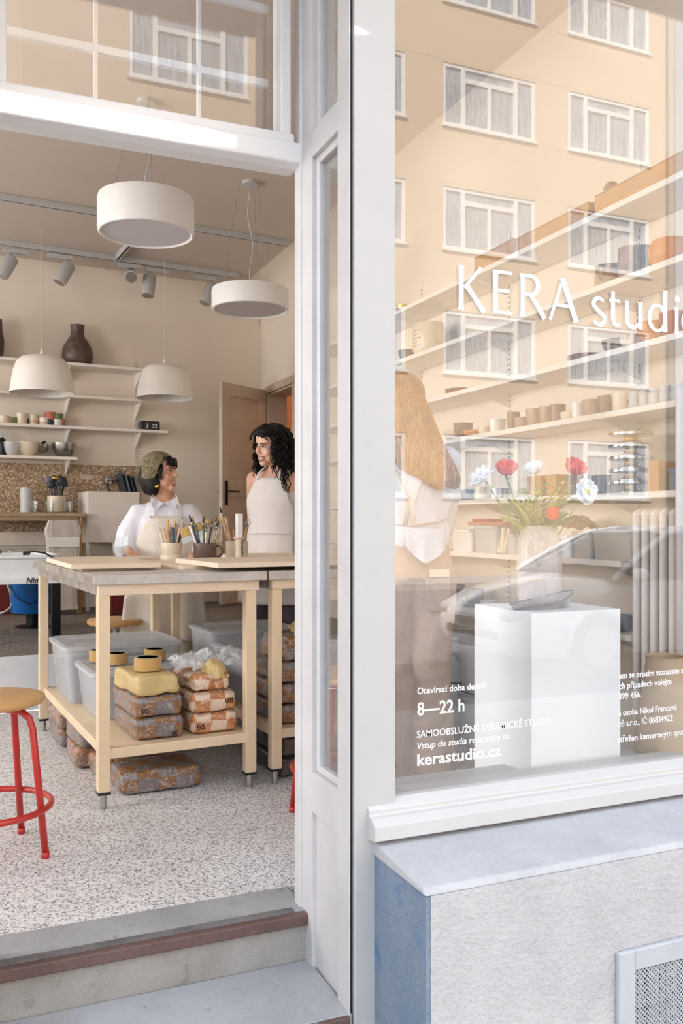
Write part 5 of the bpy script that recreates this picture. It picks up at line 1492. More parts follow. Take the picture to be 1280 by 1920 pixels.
def loft(mb, lv, n=28):
    return mb.ring([[(cx + rx * cos(2 * pi * j / n), cy + ry * sin(2 * pi * j / n), z) for j in range(n)] for cx, cy, z, rx, ry in lv])
def limb(mb, pts, rs, n=14):
    P_ = []; Q = []
    pts = [V(p) for p in pts]
    for i in range(len(pts) - 1):
        for k in range(5):
            t = k / 5; P_.append(pts[i].lerp(pts[i + 1], t)); Q.append(rs[i] + (rs[i + 1] - rs[i]) * t)
    P_.append(pts[-1]); Q.append(rs[-1])
    mb.tube(P_, Q, n)
    for p, r in zip(pts, rs): mb.ball(p, r, n=12, m=8)
    return mb
def hand(mb, w, d, nrm, side=1, s=1.0, curl=.5):
    d = V(d).normalized(); nrm = V(nrm); nrm = (nrm - d * nrm.dot(d)).normalized(); x = d.cross(nrm) * side
    w = V(w)
    for q in (-.026, -.009, .009, .026):
        mb.tube([w + x * q * .5, w + d * .045 * s + x * q * .9, w + d * .088 * s + x * q], [.014, .0135, .011], 8)
    for q, ln in ((-.029, .062), (-.010, .074), (.010, .078), (.029, .068)):
        p = w + d * .084 * s + x * q; a = d
        pts = [p]
        for k in range(3):
            a = (a * cos(curl * .6) + nrm * sin(curl * .6)).normalized()
            pts.append(pts[-1] + a * ln * s * (.42, .33, .25)[k])
        mb.tube(pts, [.0095, .009, .0085, .0065], 8); mb.ball(pts[-1], .0065, n=8, m=6)
    p = w + d * .03 * s + x * .024
    a = (d * .75 + x * .65 + nrm * .2).normalized()
    pts = [p, p + a * .035 * s, p + a * .035 * s + (a + d * .5).normalized() * .028 * s, p + a * .035 * s + (a + d).normalized() * .05 * s]
    mb.tube(pts, [.014, .0115, .010, .0075], 8); mb.ball(pts[-1], .0075, n=8, m=6)
def head(mb, Mh, s=1.0):
    def B(c, r, **k): mb.ball(Mh @ V(c), r, M=Mh.to_3x3().to_4x4(), **k)
    B((0, .012, .032), (.074, .093, .085), n=24, m=16)
    B((0, -.020, -.032), (.061, .066, .074), n=24, m=16)
    B((0, -.040, .045), (.062, .050, .050), n=20, m=12)
    B((0, -.062, -.094), (.026, .026, .023))
    for q in (-1, 1):
        B((q * .034, -.058, -.030), (.026, .024, .026)); B((q * .038, -.030, -.066), (.020, .036, .022))
        B((q * .075, .010, -.010), (.009, .020, .031)); B((q * .0105, -.0935, -.030), (.0085, .010, .0075))
        B((q * .030, -.077, .022), (.024, .010, .008))
    mb.tube([Mh @ V(p) for p in ((0, -.080, .022), (0, -.094, .0), (0, -.106, -.022), (0, -.103, -.032))], [.008, .0095, .0125, .009], 10)
    B((0, -.106, -.024), (.0125, .010, .0105))
def face_bits(parent, Mh, smile=1.0, lip='lip'):
    R3 = Mh.to_3x3().to_4x4()
    ew, ir, br = MB(), MB(), MB()
    for q in (-1, 1):
        ew.ball(Mh @ V((q * .030, -.0735, .002)), (.0125, .0115, .0056), M=R3)
        ir.ball(Mh @ V((q * .030, -.0805, .002)), (.0062, .006, .0056), M=R3)
        br.tube([Mh @ V(p) for p in ((q * .014, -.0895, .019), (q * .030, -.089, .025), (q * .047, -.079, .019))], [.003, .0036, .002], 6)
        br.tube([Mh @ V(p) for p in ((q * .017, -.084, .004), (q * .030, -.0865, .0105), (q * .044, -.078, .005))], [.0016, .0024, .0018], 6)
    ew.build('eyes', M['eyew'], parent, smooth=True); ir.build('irises', M['iris'], parent, smooth=True); br.build('eyebrows', M['hairblack'], parent, smooth=True)
    up = [Mh @ V(p) for p in ((-.029, -.074, -.053), (-.015, -.0875, -.057), (0, -.091, -.0565), (.015, -.0875, -.057), (.029, -.074, -.053))]
    lo = [Mh @ V(p) for p in ((-.031, -.072, -.052), (-.018, -.083, -.075), (0, -.087, -.082), (.018, -.083, -.075), (.031, -.072, -.052))]
    MB().tube(up, [.002, .0042, .0045, .0042, .002], 7).tube(lo, [.002, .0045, .0055, .0045, .002], 7).build('lips', M[lip], parent, smooth=True)
    MB().ball(Mh @ V((0, -.0795, -.0635)), (.0245, .0095, .0075), M=R3).build('teeth', M['teeth'], parent, smooth=True)
def sheet(name, fn, nu, nv, mat, parent, th=.003, smooth=True):
    mb = MB(); vs = [fn(i / (nu - 1), j / (nv - 1)) for i in range(nu) for j in range(nv)]
    mb.add(vs, [(i * nv + j, (i + 1) * nv + j, (i + 1) * nv + j + 1, i * nv + j + 1) for i in range(nu - 1) for j in range(nv - 1)])
    o = mb.build(name, mat, parent, smooth=smooth); s = o.modifiers.new('t', 'SOLIDIFY'); s.thickness = th; s.offset = 0
    return o
def frontf(lv, back=False):
    def f(x, z):
        for a, b in zip(lv, lv[1:]):
            lo, hi = (a, b) if a[2] <= b[2] else (b, a)
            if lo[2] <= z <= hi[2]:
                t = (z - lo[2]) / max(1e-6, hi[2] - lo[2]); cx, cy, _, rx, ry = [p + (q - p) * t for p, q in zip(lo, hi)]
                k = max(0, 1 - ((x - cx) / rx) ** 2) ** .5
                return cy + (ry * k if back else -ry * k)
        return 0
    return f
def ribbon(name, pts, w, mat, parent, th=.003, up=(0, 0, 1)):
    m = MB().tube(pts, w, 8, flat=.18); return m.build(name, mat, parent, smooth=True)
def person(label, px, d, py=1300):
    p = onD(px, py, d); u = (px - CX) / F
    return thing('person', label, 'person', (p.x, p.y, 0), -(YAW + math.atan(u)))

# ---- woman 1: headscarf, white shirt, canvas apron, seated behind the worktables
w1p = person('seated laughing woman in patterned headscarf, white shirt and cream canvas apron', 308, 5.37)
Mh = Matrix.Translation((-.026, -.02, 1.376)) @ Matrix.Rotation(R(66), 4, 'Z') @ Matrix.Rotation(R(-6), 4, 'X')
lv1 = [(0, .03, .58, .185, .13), (0, .02, .70, .18, .125), (0, .01, .85, .165, .12), (0, 0, 1.0, .175, .125), (0, .01, 1.10, .185, .115), (0, .02, 1.165, .15, .09), (0, .03, 1.21, .075, .065), (0, .03, 1.235, .05, .05)]
b = MB(); head(b, Mh)
limb(b, [(-.0, .025, 1.19), (-.01, .0, 1.30)], [.054, .050])
loft(b, [(cx, cy, z, rx * .88, ry * .86) for cx, cy, z, rx, ry in lv1])
for s in (-1, 1):
    limb(b, [(s * .165, .02, 1.13), (s * .235, .0, .92), (s * .20, -.19, .90), (s * .19, -.24, .905)], [.05, .042, .033, .026])
    hand(b, (s * .19, -.24, .905), (-s * .2, -1, -.05), (0, 0, -1), s, .95, .3)
    limb(b, [(s * .09, .02, .64), (s * .11, -.25, .60), (s * .10, -.23, .10)], [.085, .058, .042])
    limb(b, [(s * .10, -.23, .06), (s * .105, -.34, .035)], [.036, .03])
remesh('body', b, M['skin1'], w1p, .0055, 8)
face_bits(w1p, Mh)
sh = MB(); loft(sh, lv1[:-1])
for s in (-1, 1):
    limb(sh, [(s * .14, .015, 1.125), (s * .205, .01, 1.02), (s * .228, -.005, .93), (s * .215, -.06, .90)], [.075, .078, .072, .060])
remesh('shirt', sh, M['shirt'], w1p, .010, 4, wr=.010, wsc=11, seed=2)
cl = MB()
for s in (-1, 1):
    cl.prism([(s * .005, -.075, 1.195), (s * .075, -.02, 1.235), (s * .085, -.045, 1.205), (s * .055, -.118, 1.145)], (0, .008, .006))
cl.build('collar', M['shirt'], w1p, bev=.003)
f1 = frontf(lv1)
def bib(u, v):
    z = .70 + (1.118 - .70) * v
    w = .095 + .085 * max(0, min(1, (1.10 - z) / .14)) ** .7
    x = .01 + (2 * u - 1) * w
    return (x, f1(max(-.16, min(.16, x)), z) - .016 - .004 * sin(x * 40 + z * 9), z)
sheet('apron_bib', bib, 25, 21, M['apron'], w1p, .004)
ribbon('apron_strap', [(-.082, -.118, 1.112), (-.085, -.10, 1.17), (-.075, -.05, 1.235), (-.05, .02, 1.26)], .013, M['apron'], w1p)
ribbon('apron_strap', [(.10, -.118, 1.112), (.092, -.10, 1.17), (.075, -.05, 1.235), (.05, .02, 1.26)], .013, M['apron'], w1p)
lg = MB()
for k in range(9):
    a_ = k * 2 * pi / 9
    lg.box(.075 + .016 * cos(a_) - .004, .075 + .016 * cos(a_) + .004, -.1435, -.1425, 1.066 + .016 * sin(a_) - .0015, 1.066 + .016 * sin(a_) + .0015)
lg.box(.068, .082, -.1445, -.1435, 1.062, 1.0645).box(.068, .082, -.1445, -.1435, 1.067, 1.0695).build('printed_badge', M['tooldark'], w1p)
def lap(u, v):
    x = (2 * u - 1) * (.20 + .05 * v)
    if v < .45: t = v / .45; y, z = -.13 - .21 * t, .73 - .045 * t + .02 * sin(pi * t)
    else: t = (v - .45) / .55; y, z = -.34 - .02 * sin(t * 2), .685 - .265 * t
    z -= .035 * abs(2 * u - 1) ** 2; y += .018 * sin(x * 34) * v
    return (x, y, z)
sheet('apron_skirt', lap, 31, 25, M['apron'], w1p, .004)
tr = MB()
for s in (-1, 1): limb(tr, [(s * .09, .03, .64), (s * .115, -.24, .60), (s * .105, -.23, .16)], [.100, .074, .06])
remesh('trousers', tr, M['beige'], w1p, .012, 4, wr=.006)
shoe = MB()
for s in (-1, 1): limb(shoe, [(s * .10, -.21, .045), (s * .105, -.35, .036)], [.044, .036])
shoe.build('shoes', M['shoe'], w1p, smooth=True)
h = MB(); R3 = Mh.to_3x3().to_4x4()
for c, r in (((0, .026, .034), (.083, .094, .088)), ((0, .055, -.045), (.088, .072, .085)), ((-.060, .028, -.055), (.032, .050, .072)), ((.060, .028, -.055), (.032, .050, .072)), ((0, .07, -.02), (.075, .07, .08))):
    h.ball(Mh @ V(c), r, M=R3, n=20, m=14)
remesh('hair', h, M['hairblack'], w1p, .007, 3, wr=.004, wsc=30)
bg = MB(); rng = random.Random(4)
for k in range(34):
    x = -.062 + .124 * k / 33 + rng.uniform(-.004, .004); y0 = -.062 - .018 * cos(x * 20)
    e = -.094 + .5 * x * x * 8
    bg.tube([Mh @ V(p) for p in ((x * .9, y0 + .012, .088), (x, y0 - .018, .078), (x * 1.08, min(-.080, e) - .006, .055), (x * 1.15 + rng.uniform(-.008, .008), min(-.072, e) - .004, .036 + rng.uniform(-.010, .008)))], [.006, .0075, .0065, .002], 6)
for s in (-1, 1):
    for k in range(3): bg.tube([Mh @ V(p) for p in ((s * .066, -.045 + .008 * k, .05), (s * (.076 + .002 * k), -.05 + .008 * k, .015), (s * .078, -.042 + .01 * k, -.02 - .006 * k), (s * .072, -.045 + .01 * k, -.045 - .004 * k))], [.006, .006, .005, .002], 6)
bg.build('fringe', M['hairblack'], w1p, smooth=True)
sc_ = MB(); sc_.ball(Mh @ V((0, .012, .040)), (.096, .108, .096), M=R3, n=28, m=20).ball(Mh @ V((0, .03, .0)), (.098, .09, .07), M=R3, n=24, m=14)
def cutp(c, n): return (Mh @ V(c), Mh.to_3x3() @ V(n))
remesh('headscarf', sc_, M['scarf'], w1p, .005, 2, cuts=[cutp((0, -.066, .082), (0, -1, -.62)), cutp((0, .080, .10), (0, 1, .02)), cutp((0, .02, -.045), (0, .35, -1))], solid=.003, wr=.0025, wsc=40)
MB().tube([Mh @ V((-.080 - .002 * sin(q), -.004 + .018 * cos(q), -.062 + .020 * sin(q))) for q in [pi + .3 + 2.6 * i / 10 for i in range(11)]], [.002, .005, .007, .008, .008, .008, .008, .007, .006, .004, .002], 8).build('earring', M['brass'], w1p, smooth=True)
st2 = dup(t_sw, V((w1p.location.x, w1p.location.y, 0)) + V((-.02, -.13, 0)), .8, 'stool carrying the woman in the headscarf')

# ---- woman 2: black curls, pale apron, standing, hands behind her back
w2p = person('smiling woman with long black curls in a sleeveless top and pale apron', 519, 5.3)
Mt = Matrix.Rotation(R(-30), 4, 'Z')
Mh = Matrix.Translation((-.035, -.06, 1.535)) @ Matrix.Rotation(R(-52), 4, 'Z') @ Matrix.Rotation(R(9), 4, 'X') @ Matrix.Rotation(R(6), 4, 'Y')
lv2 = [(0, .0, .86, .165, .125), (0, 0, .98, .15, .11), (0, -.005, 1.10, .135, .10), (0, -.01, 1.22, .155, .112), (0, 0, 1.31, .165, .10), (0, .01, 1.375, .14, .07), (0, .02, 1.42, .06, .055), (0, .015, 1.44, .05, .05)]
b = MB(); head(b, Mh)
limb(b, [Mt @ V((0, .02, 1.38)), Mh @ V((0, .02, -.06))], [.052, .048])
bb = MB(); loft(bb, lv2); b.add([Mt @ V(p) for p in bb.v], bb.f)
for s in (-1, 1):
    sh_, el, wr_ = (s * .165, .015, 1.345), (s * .225, .10, 1.10), (s * .06, .185, .98)
    limb(b, [Mt @ V(q) for q in (sh_, el, wr_)], [.05, .041, .028])
    hand(b, Mt @ V(wr_), Mt.to_3x3() @ V((-s * .9, .15, -.1)), Mt.to_3x3() @ V((0, 1, 0)), s, .95, .6)
    limb(b, [Mt @ V(q) for q in ((s * .085, 0, .86), (s * .09, 0, .47), (s * .09, .02, .09))], [.085, .058, .04])
    limb(b, [Mt @ V(q) for q in ((s * .09, .01, .06), (s * .10, -.12, .03))], [.036, .03])
remesh('body', b, M['skin2'], w2p, .0055, 7)
face_bits(w2p, Mh)
def addt(mbx, fn):
    q = MB(); fn(q); mbx.add([Mt @ V(p) for p in q.v], q.f); return mbx
def dress(q): loft(q, [(0, .0, .60, .22, .16), (0, 0, .86, .185, .145), (0, 0, .98, .163, .122), (0, -.005, 1.10, .148, .112), (0, -.01, 1.22, .166, .122), (0, 0, 1.30, .150, .104), (0, .005, 1.335, .125, .085)])
top = addt(MB(), dress)
remesh('top', top, M['apron2'], w2p, .010, 3, wr=.007, wsc=10, seed=5)
f2 = frontf([(0, .0, .58, .24, .17), (0, 0, .86, .20, .155), (0, 0, .98, .172, .13), (0, -.005, 1.10, .158, .12), (0, -.01, 1.22, .175, .13), (0, 0, 1.30, .165, .112), (0, .005, 1.40, .145, .085)])
def bib2(u, v):
    z = .605 + (1.345 - .605) * v
    w = .085 + .075 * max(0, min(1, (1.33 - z) / .16)) ** .7 + (.06 * max(0, (.95 - z) / .35))
    x = (2 * u - 1) * w
    return Mt @ V((x, f2(x * .92, z) - .012 - .006 * sin(x * 34) * max(0, 1 - v * 1.4), z))
sheet('apron', bib2, 29, 37, M['apron2'], w2p, .004)
for s in (-1, 1):
    ribbon('apron_strap', [Mt @ V(q) for q in ((s * .078, -.112, 1.335), (s * .07, -.085, 1.38), (s * .05, -.02, 1.43), (s * .03, .05, 1.44))], .010, M['apron2'], w2p)
ribbon('apron_tie', [Mt @ V(q) for q in ((-.165, -.02, 1.01), (-.125, -.112, 1.015), (-.07, -.142, 1.017), (0, -.152, 1.018), (.07, -.142, 1.017), (.125, -.112, 1.015), (.165, -.02, 1.01))], .011, M['apron2'], w2p)
tr = MB()
addt(tr, lambda q: [limb(q, [(s * .085, .005, .85), (s * .095, .0, .47), (s * .10, .02, .05)], [.11, .09, .085]) for s in (-1, 1)])
remesh('trousers', tr, M['purple'], w2p, .012, 4, wr=.006)
shoe = addt(MB(), lambda q: [limb(q, [(s * .10, .02, .04), (s * .105, -.13, .034)], [.042, .034]) for s in (-1, 1)])
shoe.build('shoes', M['shoe'], w2p, smooth=True)
h = MB(); R3 = Mh.to_3x3().to_4x4()
for c, r in (((0, .034, .040), (.088, .094, .092)), ((0, .065, -.04), (.092, .070, .10)), ((.066, .035, -.05), (.032, .048, .09)), ((-.066, .035, -.05), (.032, .048, .09)), ((0, .08, -.12), (.085, .055, .09)), ((0, -.022, .078), (.076, .066, .050))):
    h.ball(Mh @ V(c), r, M=R3, n=20, m=14)
remesh('hair', h, M['hairblack'], w2p, .008, 2, wr=.010, wsc=34)
rng = random.Random(9); cm = MB()
for k in range(150):
    a = rng.uniform(-2.35, 2.35); el = rng.uniform(-.3, 1.2)
    root = V((.084 * sin(a) * cos(el * .8), .03 + .090 * cos(a) * cos(el * .8), .03 + .085 * sin(el)))
    ln = rng.uniform(.20, .33) * (.75 if abs(a) > 1.9 else 1)
    outd = V((sin(a), cos(a), .15)).normalized(); ph = rng.uniform(0, 6); hr = rng.uniform(.006, .011); sgn = rng.choice((-1, 1))
    pts, rr = [], []
    n = 46
    for i in range(n):
        s = i / (n - 1)
        c = root + outd * (.034 * sin(min(1, s * 2.2) * pi / 2) + .012 * s)
        w = Mh @ c; w.z -= ln * s ** 1.25 ; w = w + V((0, 0, .02 * sin(s * pi)))
        q = hr * min(1, s * 3); th = ph + sgn * s * ln / .050 * 2 * pi
        w += V((q * cos(th), q * sin(th), 0)); pts.append(w); rr.append(.0052 * (1 - .6 * s * s))
    cm.tube(pts, rr, 5)
for k in range(22):
    x = rng.uniform(-.06, .06); n = 12; ph = rng.uniform(0, 6)
    cm.tube([Mh @ V((x * (1 + .5 * i / 11) + .006 * sin(i * 1.2 + ph), -.055 - .035 * sin(i / 11 * pi * .6), .105 - (.035 + .03 * abs(x) / .06) * i / 11 + .004 * cos(i * 1.2 + ph))) for i in range(n)], .0035, 5)
cm.build('curls', M['hairblack'], w2p, smooth=True)

# ---- woman 3: seen from behind, long golden hair, white shirt, taupe trousers
w3p = person('blonde woman seen from behind in white shirt and taupe trousers, behind the display glass', 776, 3.5)
Mh = Matrix.Translation((-.045, .03, 1.545)) @ Matrix.Rotation(R(195), 4, 'Z') @ Matrix.Rotation(R(8), 4, 'X')
lv3 = [(0, .0, .90, .122, .095), (0, 0, 1.0, .115, .085), (0, 0, 1.08, .125, .092), (0, 0, 1.18, .145, .105), (0, 0, 1.27, .165, .10), (0, 0, 1.335, .145, .075), (-.02, .01, 1.39, .06, .055), (-.03, .01, 1.42, .05, .05)]
b = MB(); head(b, Mh); loft(b, [(q[0], q[1], q[2], q[3] * .92, q[4] * .92) for q in lv3])
limb(b, [(-.03, .01, 1.38), (-.045, .02, 1.48)], [.052, .05])
for s in (-1, 1):
    sh_, el, wr_ = (s * .132, .0, 1.31), (s * .118, .10, 1.08), (s * .07, .26, .985)
    limb(b, [sh_, el, wr_], [.048, .04, .028]); hand(b, wr_, (-s * .35, .9, -.1), (0, 0, -1), -s, .95, .5)
    limb(b, [(s * .075, 0, .88), (s * .08, 0, .47), (s * .085, -.01, .09)], [.062, .05, .04]); limb(b, [(s * .09, -.01, .05), (s * .10, .12, .03)], [.036, .03])
remesh('body', b, M['skin2'], w3p, .006, 4)
face_bits(w3p, Mh)
sh = MB(); loft(sh, [(0, 0, .985, .135, .11), (0, 0, 1.02, .14, .112), (0, 0, 1.08, .130, .10), (0, 0, 1.18, .160, .122), (0, 0, 1.27, .18, .115), (0, 0, 1.335, .15, .085), (-.02, .01, 1.385, .07, .062)])
for s in (-1, 1): limb(sh, [(s * .122, 0, 1.312), (s * .116, .03, 1.19), (s * .110, .09, 1.08), (s * .08, .19, 1.02)], [.072, .062, .056, .05])
remesh('shirt', sh, M['shirt'], w3p, .010, 4, wr=.010, wsc=12, seed=8)
f3 = frontf([(0, 0, .88, .16, .135), (0, 0, 1.08, .14, .108), (0, 0, 1.4, .15, .10)])
def tail(u, v):
    x = -.03 + .15 * u; zb = .925 + .06 * abs(2 * u - 1.05) ** 1.6
    z = 1.06 - (1.06 - zb) * v
    return (x, f3(x, z) - .012 - .014 * v - .007 * sin(u * 15 + 1) * v, z)
sheet('shirt_tail', tail, 25, 15, M['bluewhite'], w3p, .004)
ribbon('apron_tie', [(-.13, .0, 1.085), (-.09, -.085, 1.075), (0, -.118, 1.07), (.09, -.088, 1.083), (.135, 0, 1.095)], .014, M['apron'], w3p)
ribbon('apron_strap', [(-.10, -.02, 1.37), (-.06, -.12, 1.26), (-.02, -.128, 1.15), (-.035, -.118, 1.07)], .011, M['apron'], w3p)
ribbon('apron_strap', [(.08, -.02, 1.365), (.03, -.115, 1.26), (-.01, -.13, 1.15), (.0, -.118, 1.07)], .011, M['apron'], w3p)
tr = MB(); loft(tr, [(0, 0, .86, .152, .13), (0, 0, .93, .146, .118), (0, 0, .985, .135, .106), (0, 0, 1.03, .128, .1)])
limb(tr, [(.062, -.005, .86), (.068, -.01, .62), (.068, 0, .46), (.070, -.01, .22), (.075, -.02, .07)], [.105, .092, .080, .088, .10])
limb(tr, [(-.07, -.005, .86), (-.085, .005, .62), (-.088, .012, .47), (-.085, .005, .22), (-.08, -.0, .07)], [.105, .094, .086, .092, .10])
remesh('trousers', tr, M['trouser'], w3p, .011, 4, wr=.013, wsc=9, seed=3)
pk = MB().box(.035, .115, -.1425, -.1395, .872, .902).build('label_patch', M['apron'], w3p, rot=(0, 0, R(14)), loc=(-.01, .012, 0))
pkt = MB().box(.02, .12, -.1365, -.1335, .74, .868).build('back_pocket', M['trouser'], w3p, bev=.003, rot=(0, 0, R(14)), loc=(-.01, .008, 0))
shoe = MB()
for s in (-1, 1): limb(shoe, [(s * .085, -.05, .04), (s * .10, .11, .034)], [.044, .036])
shoe.build('shoes', M['shoe'], w3p, smooth=True)
h = MB(); R3 = Mh.to_3x3().to_4x4()
h.ball(Mh @ V((0, .014, .036)), (.088, .104, .095), M=R3, n=24, m=16)
lvh = [(-.045, -.02, 1.60, .075, .075), (-.035, -.045, 1.52, .098, .075), (-.020, -.07, 1.44, .112, .062), (.008, -.095, 1.36, .118, .048), (.050, -.115, 1.29, .112, .038), (.100, -.122, 1.245, .078, .03), (.125, -.122, 1.225, .045, .02)]
loft(h, lvh, 36)
remesh('hair', h, M['hairblond'], w3p, .007, 3, wr=.004, wsc=26)
rng = random.Random(2); lk = MB()
for k in range(64):
    a = -1.25 + 2.5 * k / 63 + rng.uniform(-.03, .03)
    pts, rr = [], []
    for i, (cx, cy, z, rx, ry) in enumerate([(-.045, -.01, 1.635, .05, .06)] + lvh):
        pts.append((cx + rx * 1.0 * sin(a), cy - ry * cos(a) * 1.03, z - (.02 * rng.random() if i > 6 else 0))); rr.append(.0065 if i < 6 else .004)
    lk.tube(pts, rr, 5, flat=.6)
lk.build('hair_strands', M['hairblond'], w3p, smooth=True)
# ================================================================== lettering on the glass
sign = thing('window_lettering', 'large white shop name lettering on the display glass', 'lettering', (0, GY - .0042, 0), 0)
M['vinyl'] = plain('white_vinyl', 'F4F4F8', .45, .005)
def sx_at(px): return onY(px, 800, GY).x
def stroke(mb, pts, ws):
    # ribbon of changing width in the XZ plane
    n = len(pts); L, R_ = [], []; yo = -.0004 * (len(mb.v) % 7 + len(mb.v) // 200)
    for i in range(n):
        a = V(pts[max(i - 1, 0)]); b = V(pts[min(i + 1, n - 1)]); d = (b - a)
        nrm = V((-d.y, d.x)).normalized() if d.length else V((0, 1))
        w = ws[min(i, len(ws) - 1)] if isinstance(ws, (list, tuple)) else ws
        L.append(V(pts[i]) + nrm * w / 2); R_.append(V(pts[i]) - nrm * w / 2)
    for i in range(n - 1):
        lo = [(p.x, yo, p.y) for p in (L[i], L[i + 1], R_[i + 1], R_[i])]
        mb.add(lo + [(x, yo + .0016, z) for x, _, z in lo], [(0, 1, 2, 3), (7, 6, 5, 4), (0, 4, 5, 1), (1, 5, 6, 2), (2, 6, 7, 3), (3, 7, 4, 0)])
def arc(cx, cz, rx, rz, a0, a1, n=18): return [(cx + rx * cos(R(a0 + (a1 - a0) * i / n)), cz + rz * sin(R(a0 + (a1 - a0) * i / n))) for i in range(n + 1)]
H_ = .1185; ZB = 1.6445
TW_, TN_ = .0138, .0088                       # thick and thin strokes
def flare(n, w, f=1.25): return [w * (1 + (f - 1) * abs(2 * i / (n - 1) - 1) ** 3) for i in range(n)]
def line(p, q, n=7): return [V(p).lerp(V(q), i / (n - 1)) for i in range(n)]
def glyph(ch, x0):
    m = MB()
    def P(*ps): return [(x0 + x, ZB + z) for x, z in ps]
    def ln(p, q, w, f=1.2): stroke(m, line((x0 + p[0], ZB + p[1]), (x0 + q[0], ZB + q[1])), flare(7, w, f))
    H = H_; X = .0785
    if ch == 'K': ln((.008, 0), (.008, H), TW_); ln((.068, H), (.016, H * .5), TN_); ln((.024, H * .56), (.078, 0), TW_)
    if ch == 'E': ln((.008, 0), (.008, H), TW_); ln((.008, H - .005), (.058, H - .005), TN_, 1); ln((.008, H * .54), (.053, H * .54), TN_, 1); ln((.008, .005), (.060, .005), TN_, 1)
    if ch == 'R':
        ln((.008, 0), (.008, H), TW_)
        pts = [(.008, H - .005), (.03, H - .005)] + arc(.03, H * .745, .026, H * .213, 90, -90) + [(.012, H * .53)]
        stroke(m, [(x0 + a, ZB + b) for a, b in pts], [TN_] * 2 + [TN_ + (TW_ - TN_) * sin(pi * i / 18) for i in range(19)] + [TN_])
        ln((.032, H * .53), (.078, 0), TW_)
    if ch == 'A': ln((.004, 0), (.048, H), TN_); ln((.044, H), (.092, 0), TW_ * 1.1); ln((.022, H * .36), (.072, H * .36), TN_, 1)
    if ch == 's':
        pts = arc(.024, X * .76, .019, X * .21, 35, 200, 12) + [(.024, X * .5)] + arc(.024, X * .25, .021, X * .23, 20, -150, 12)
        stroke(m, [(x0 + a, ZB + b) for a, b in pts], [TN_ + .004 * sin(pi * i / 25) for i in range(26)])
    if ch == 't':
        stroke(m, P((.016, X * 1.28), (.016, X * .5), (.016, .022), (.020, .009), (.030, .005), (.040, .008)), [.012, .014, .014, .012, .011, .009]); ln((.001, X * .95), (.038, X * .95), TN_, 1)
    if ch == 'u':
        stroke(m, P((.008, X), (.008, X * .35)) + [(x0 + a, ZB + b) for a, b in arc(.030, X * .33, .022, X * .28, 180, 300, 10)] + P((.054, X * .22)), [TW_] * 2 + [TW_ - .003 * i / 10 for i in range(11)] + [TN_])
        ln((.056, 0), (.056, X), TW_)
    if ch == 'd':
        a = arc(.035, X * .5, .030, X * .48, 0, 360, 30)
        stroke(m, [(x0 + p, ZB + q) for p, q in a], [TN_ + .005 * abs(cos(R(i * 12))) for i in range(31)]); ln((.064, 0), (.064, H * 1.04), TW_)
    if ch == 'i': ln((.008, 0), (.008, X), TW_); stroke(m, [(x0 + a, ZB + b) for a, b in arc(.008, X * 1.3, .0052, .0052, 0, 360, 14)], .0104)
    if ch == 'o':
        a = arc(.036, X * .5, .032, X * .48, 0, 360, 30)
        stroke(m, [(x0 + p, ZB + q) for p, q in a], [TN_ + .005 * abs(cos(R(i * 12))) for i in range(31)])
    m.build('letter', M['vinyl'], sign)
for ch, px in (('K', 858), ('E', 922.5), ('R', 974), ('A', 1027), ('s', 1108), ('t', 1139), ('u', 1169), ('d', 1213), ('i', 1262), ('o', 1277)):
    glyph(ch, sx_at(px))
txt = thing('opening_hours_lettering', 'small white opening hours lettering low on the display glass', 'lettering', (0, GY - .0042, 0), 0)
def glass_text(par, body, px, py, hpx, bold=.0002, sx=.92, shear=0, px1=None):
    p = onY(px, py, GY); d = p.y / ray(px, py).y
    size = hpx * d / F / .70
    o = text(body, par, (p.x, -.0004, p.z), size, M['vinyl'], bold=bold, sx=sx, shear=shear, ext=.0003)
    if px1:                                   # fit the line to its measured length
        w = onY(px1, py, GY).x - p.x
        bb = [q[0] for q in o.bound_box]; o.scale.x = w / (max(bb) - min(bb))
glass_text(txt, 'Otevírací doba denně', 780, 1301, 12, px1=909)
glass_text(txt, '8\u201422 h', 780, 1341, 24, .0007, px1=868)
glass_text(txt, 'SAMOOBSLUŽNÉ KERAMICKÉ STUDIO', 779, 1383, 13, .0002, px1=1030)
glass_text(txt, 'Vstup do studia rezervujte na', 779, 1404, 12, .0002, shear=.15, px1=951)
glass_text(txt, 'kerastudio.cz', 779, 1435, 21, .0008, px1=936)
tx2 = thing('contact_lettering', 'small white contact lettering right of the pedestal on the glass', 'lettering', (0, GY - .0042, 0), 0)
for body, px, py, px1 in (('em se prosím seznamte s', 1158, 1272, 1278), ('ch případech volejte', 1158, 1291.5, 1256), ('399 456.', 1157, 1311, 1199), ('á osoba Nikol Francová', 1157, 1342, 1266), ('tě s.r.o., IČ 06834922', 1158, 1362, 1258), ('střežen kamerovým systémem', 1155, 1391.5, 1308)):
    glass_text(tx2, body, px, py, 11.5, .0002, px1=px1)

# ================================================================== parked car behind the camera (seen in the glass)
M['carpaint'] = plain('white_car_paint', 'F0F0F1', .25, .01, 5, coat=.8)
M['carglass'] = plain('dark_car_glass', '2A2F33', .05, .05, spec=.9)
M['tyre'] = plain('tyre_rubber', '1C1C1E', .8, .1)
M['headlight'] = plain('headlight_glass', 'BFC4C8', .1, .05, metal=.3)
car = thing('car', 'white hatchback parked at the kerb, reflected in the display glass', 'car', (4.85, -2.95, -.44), 0)
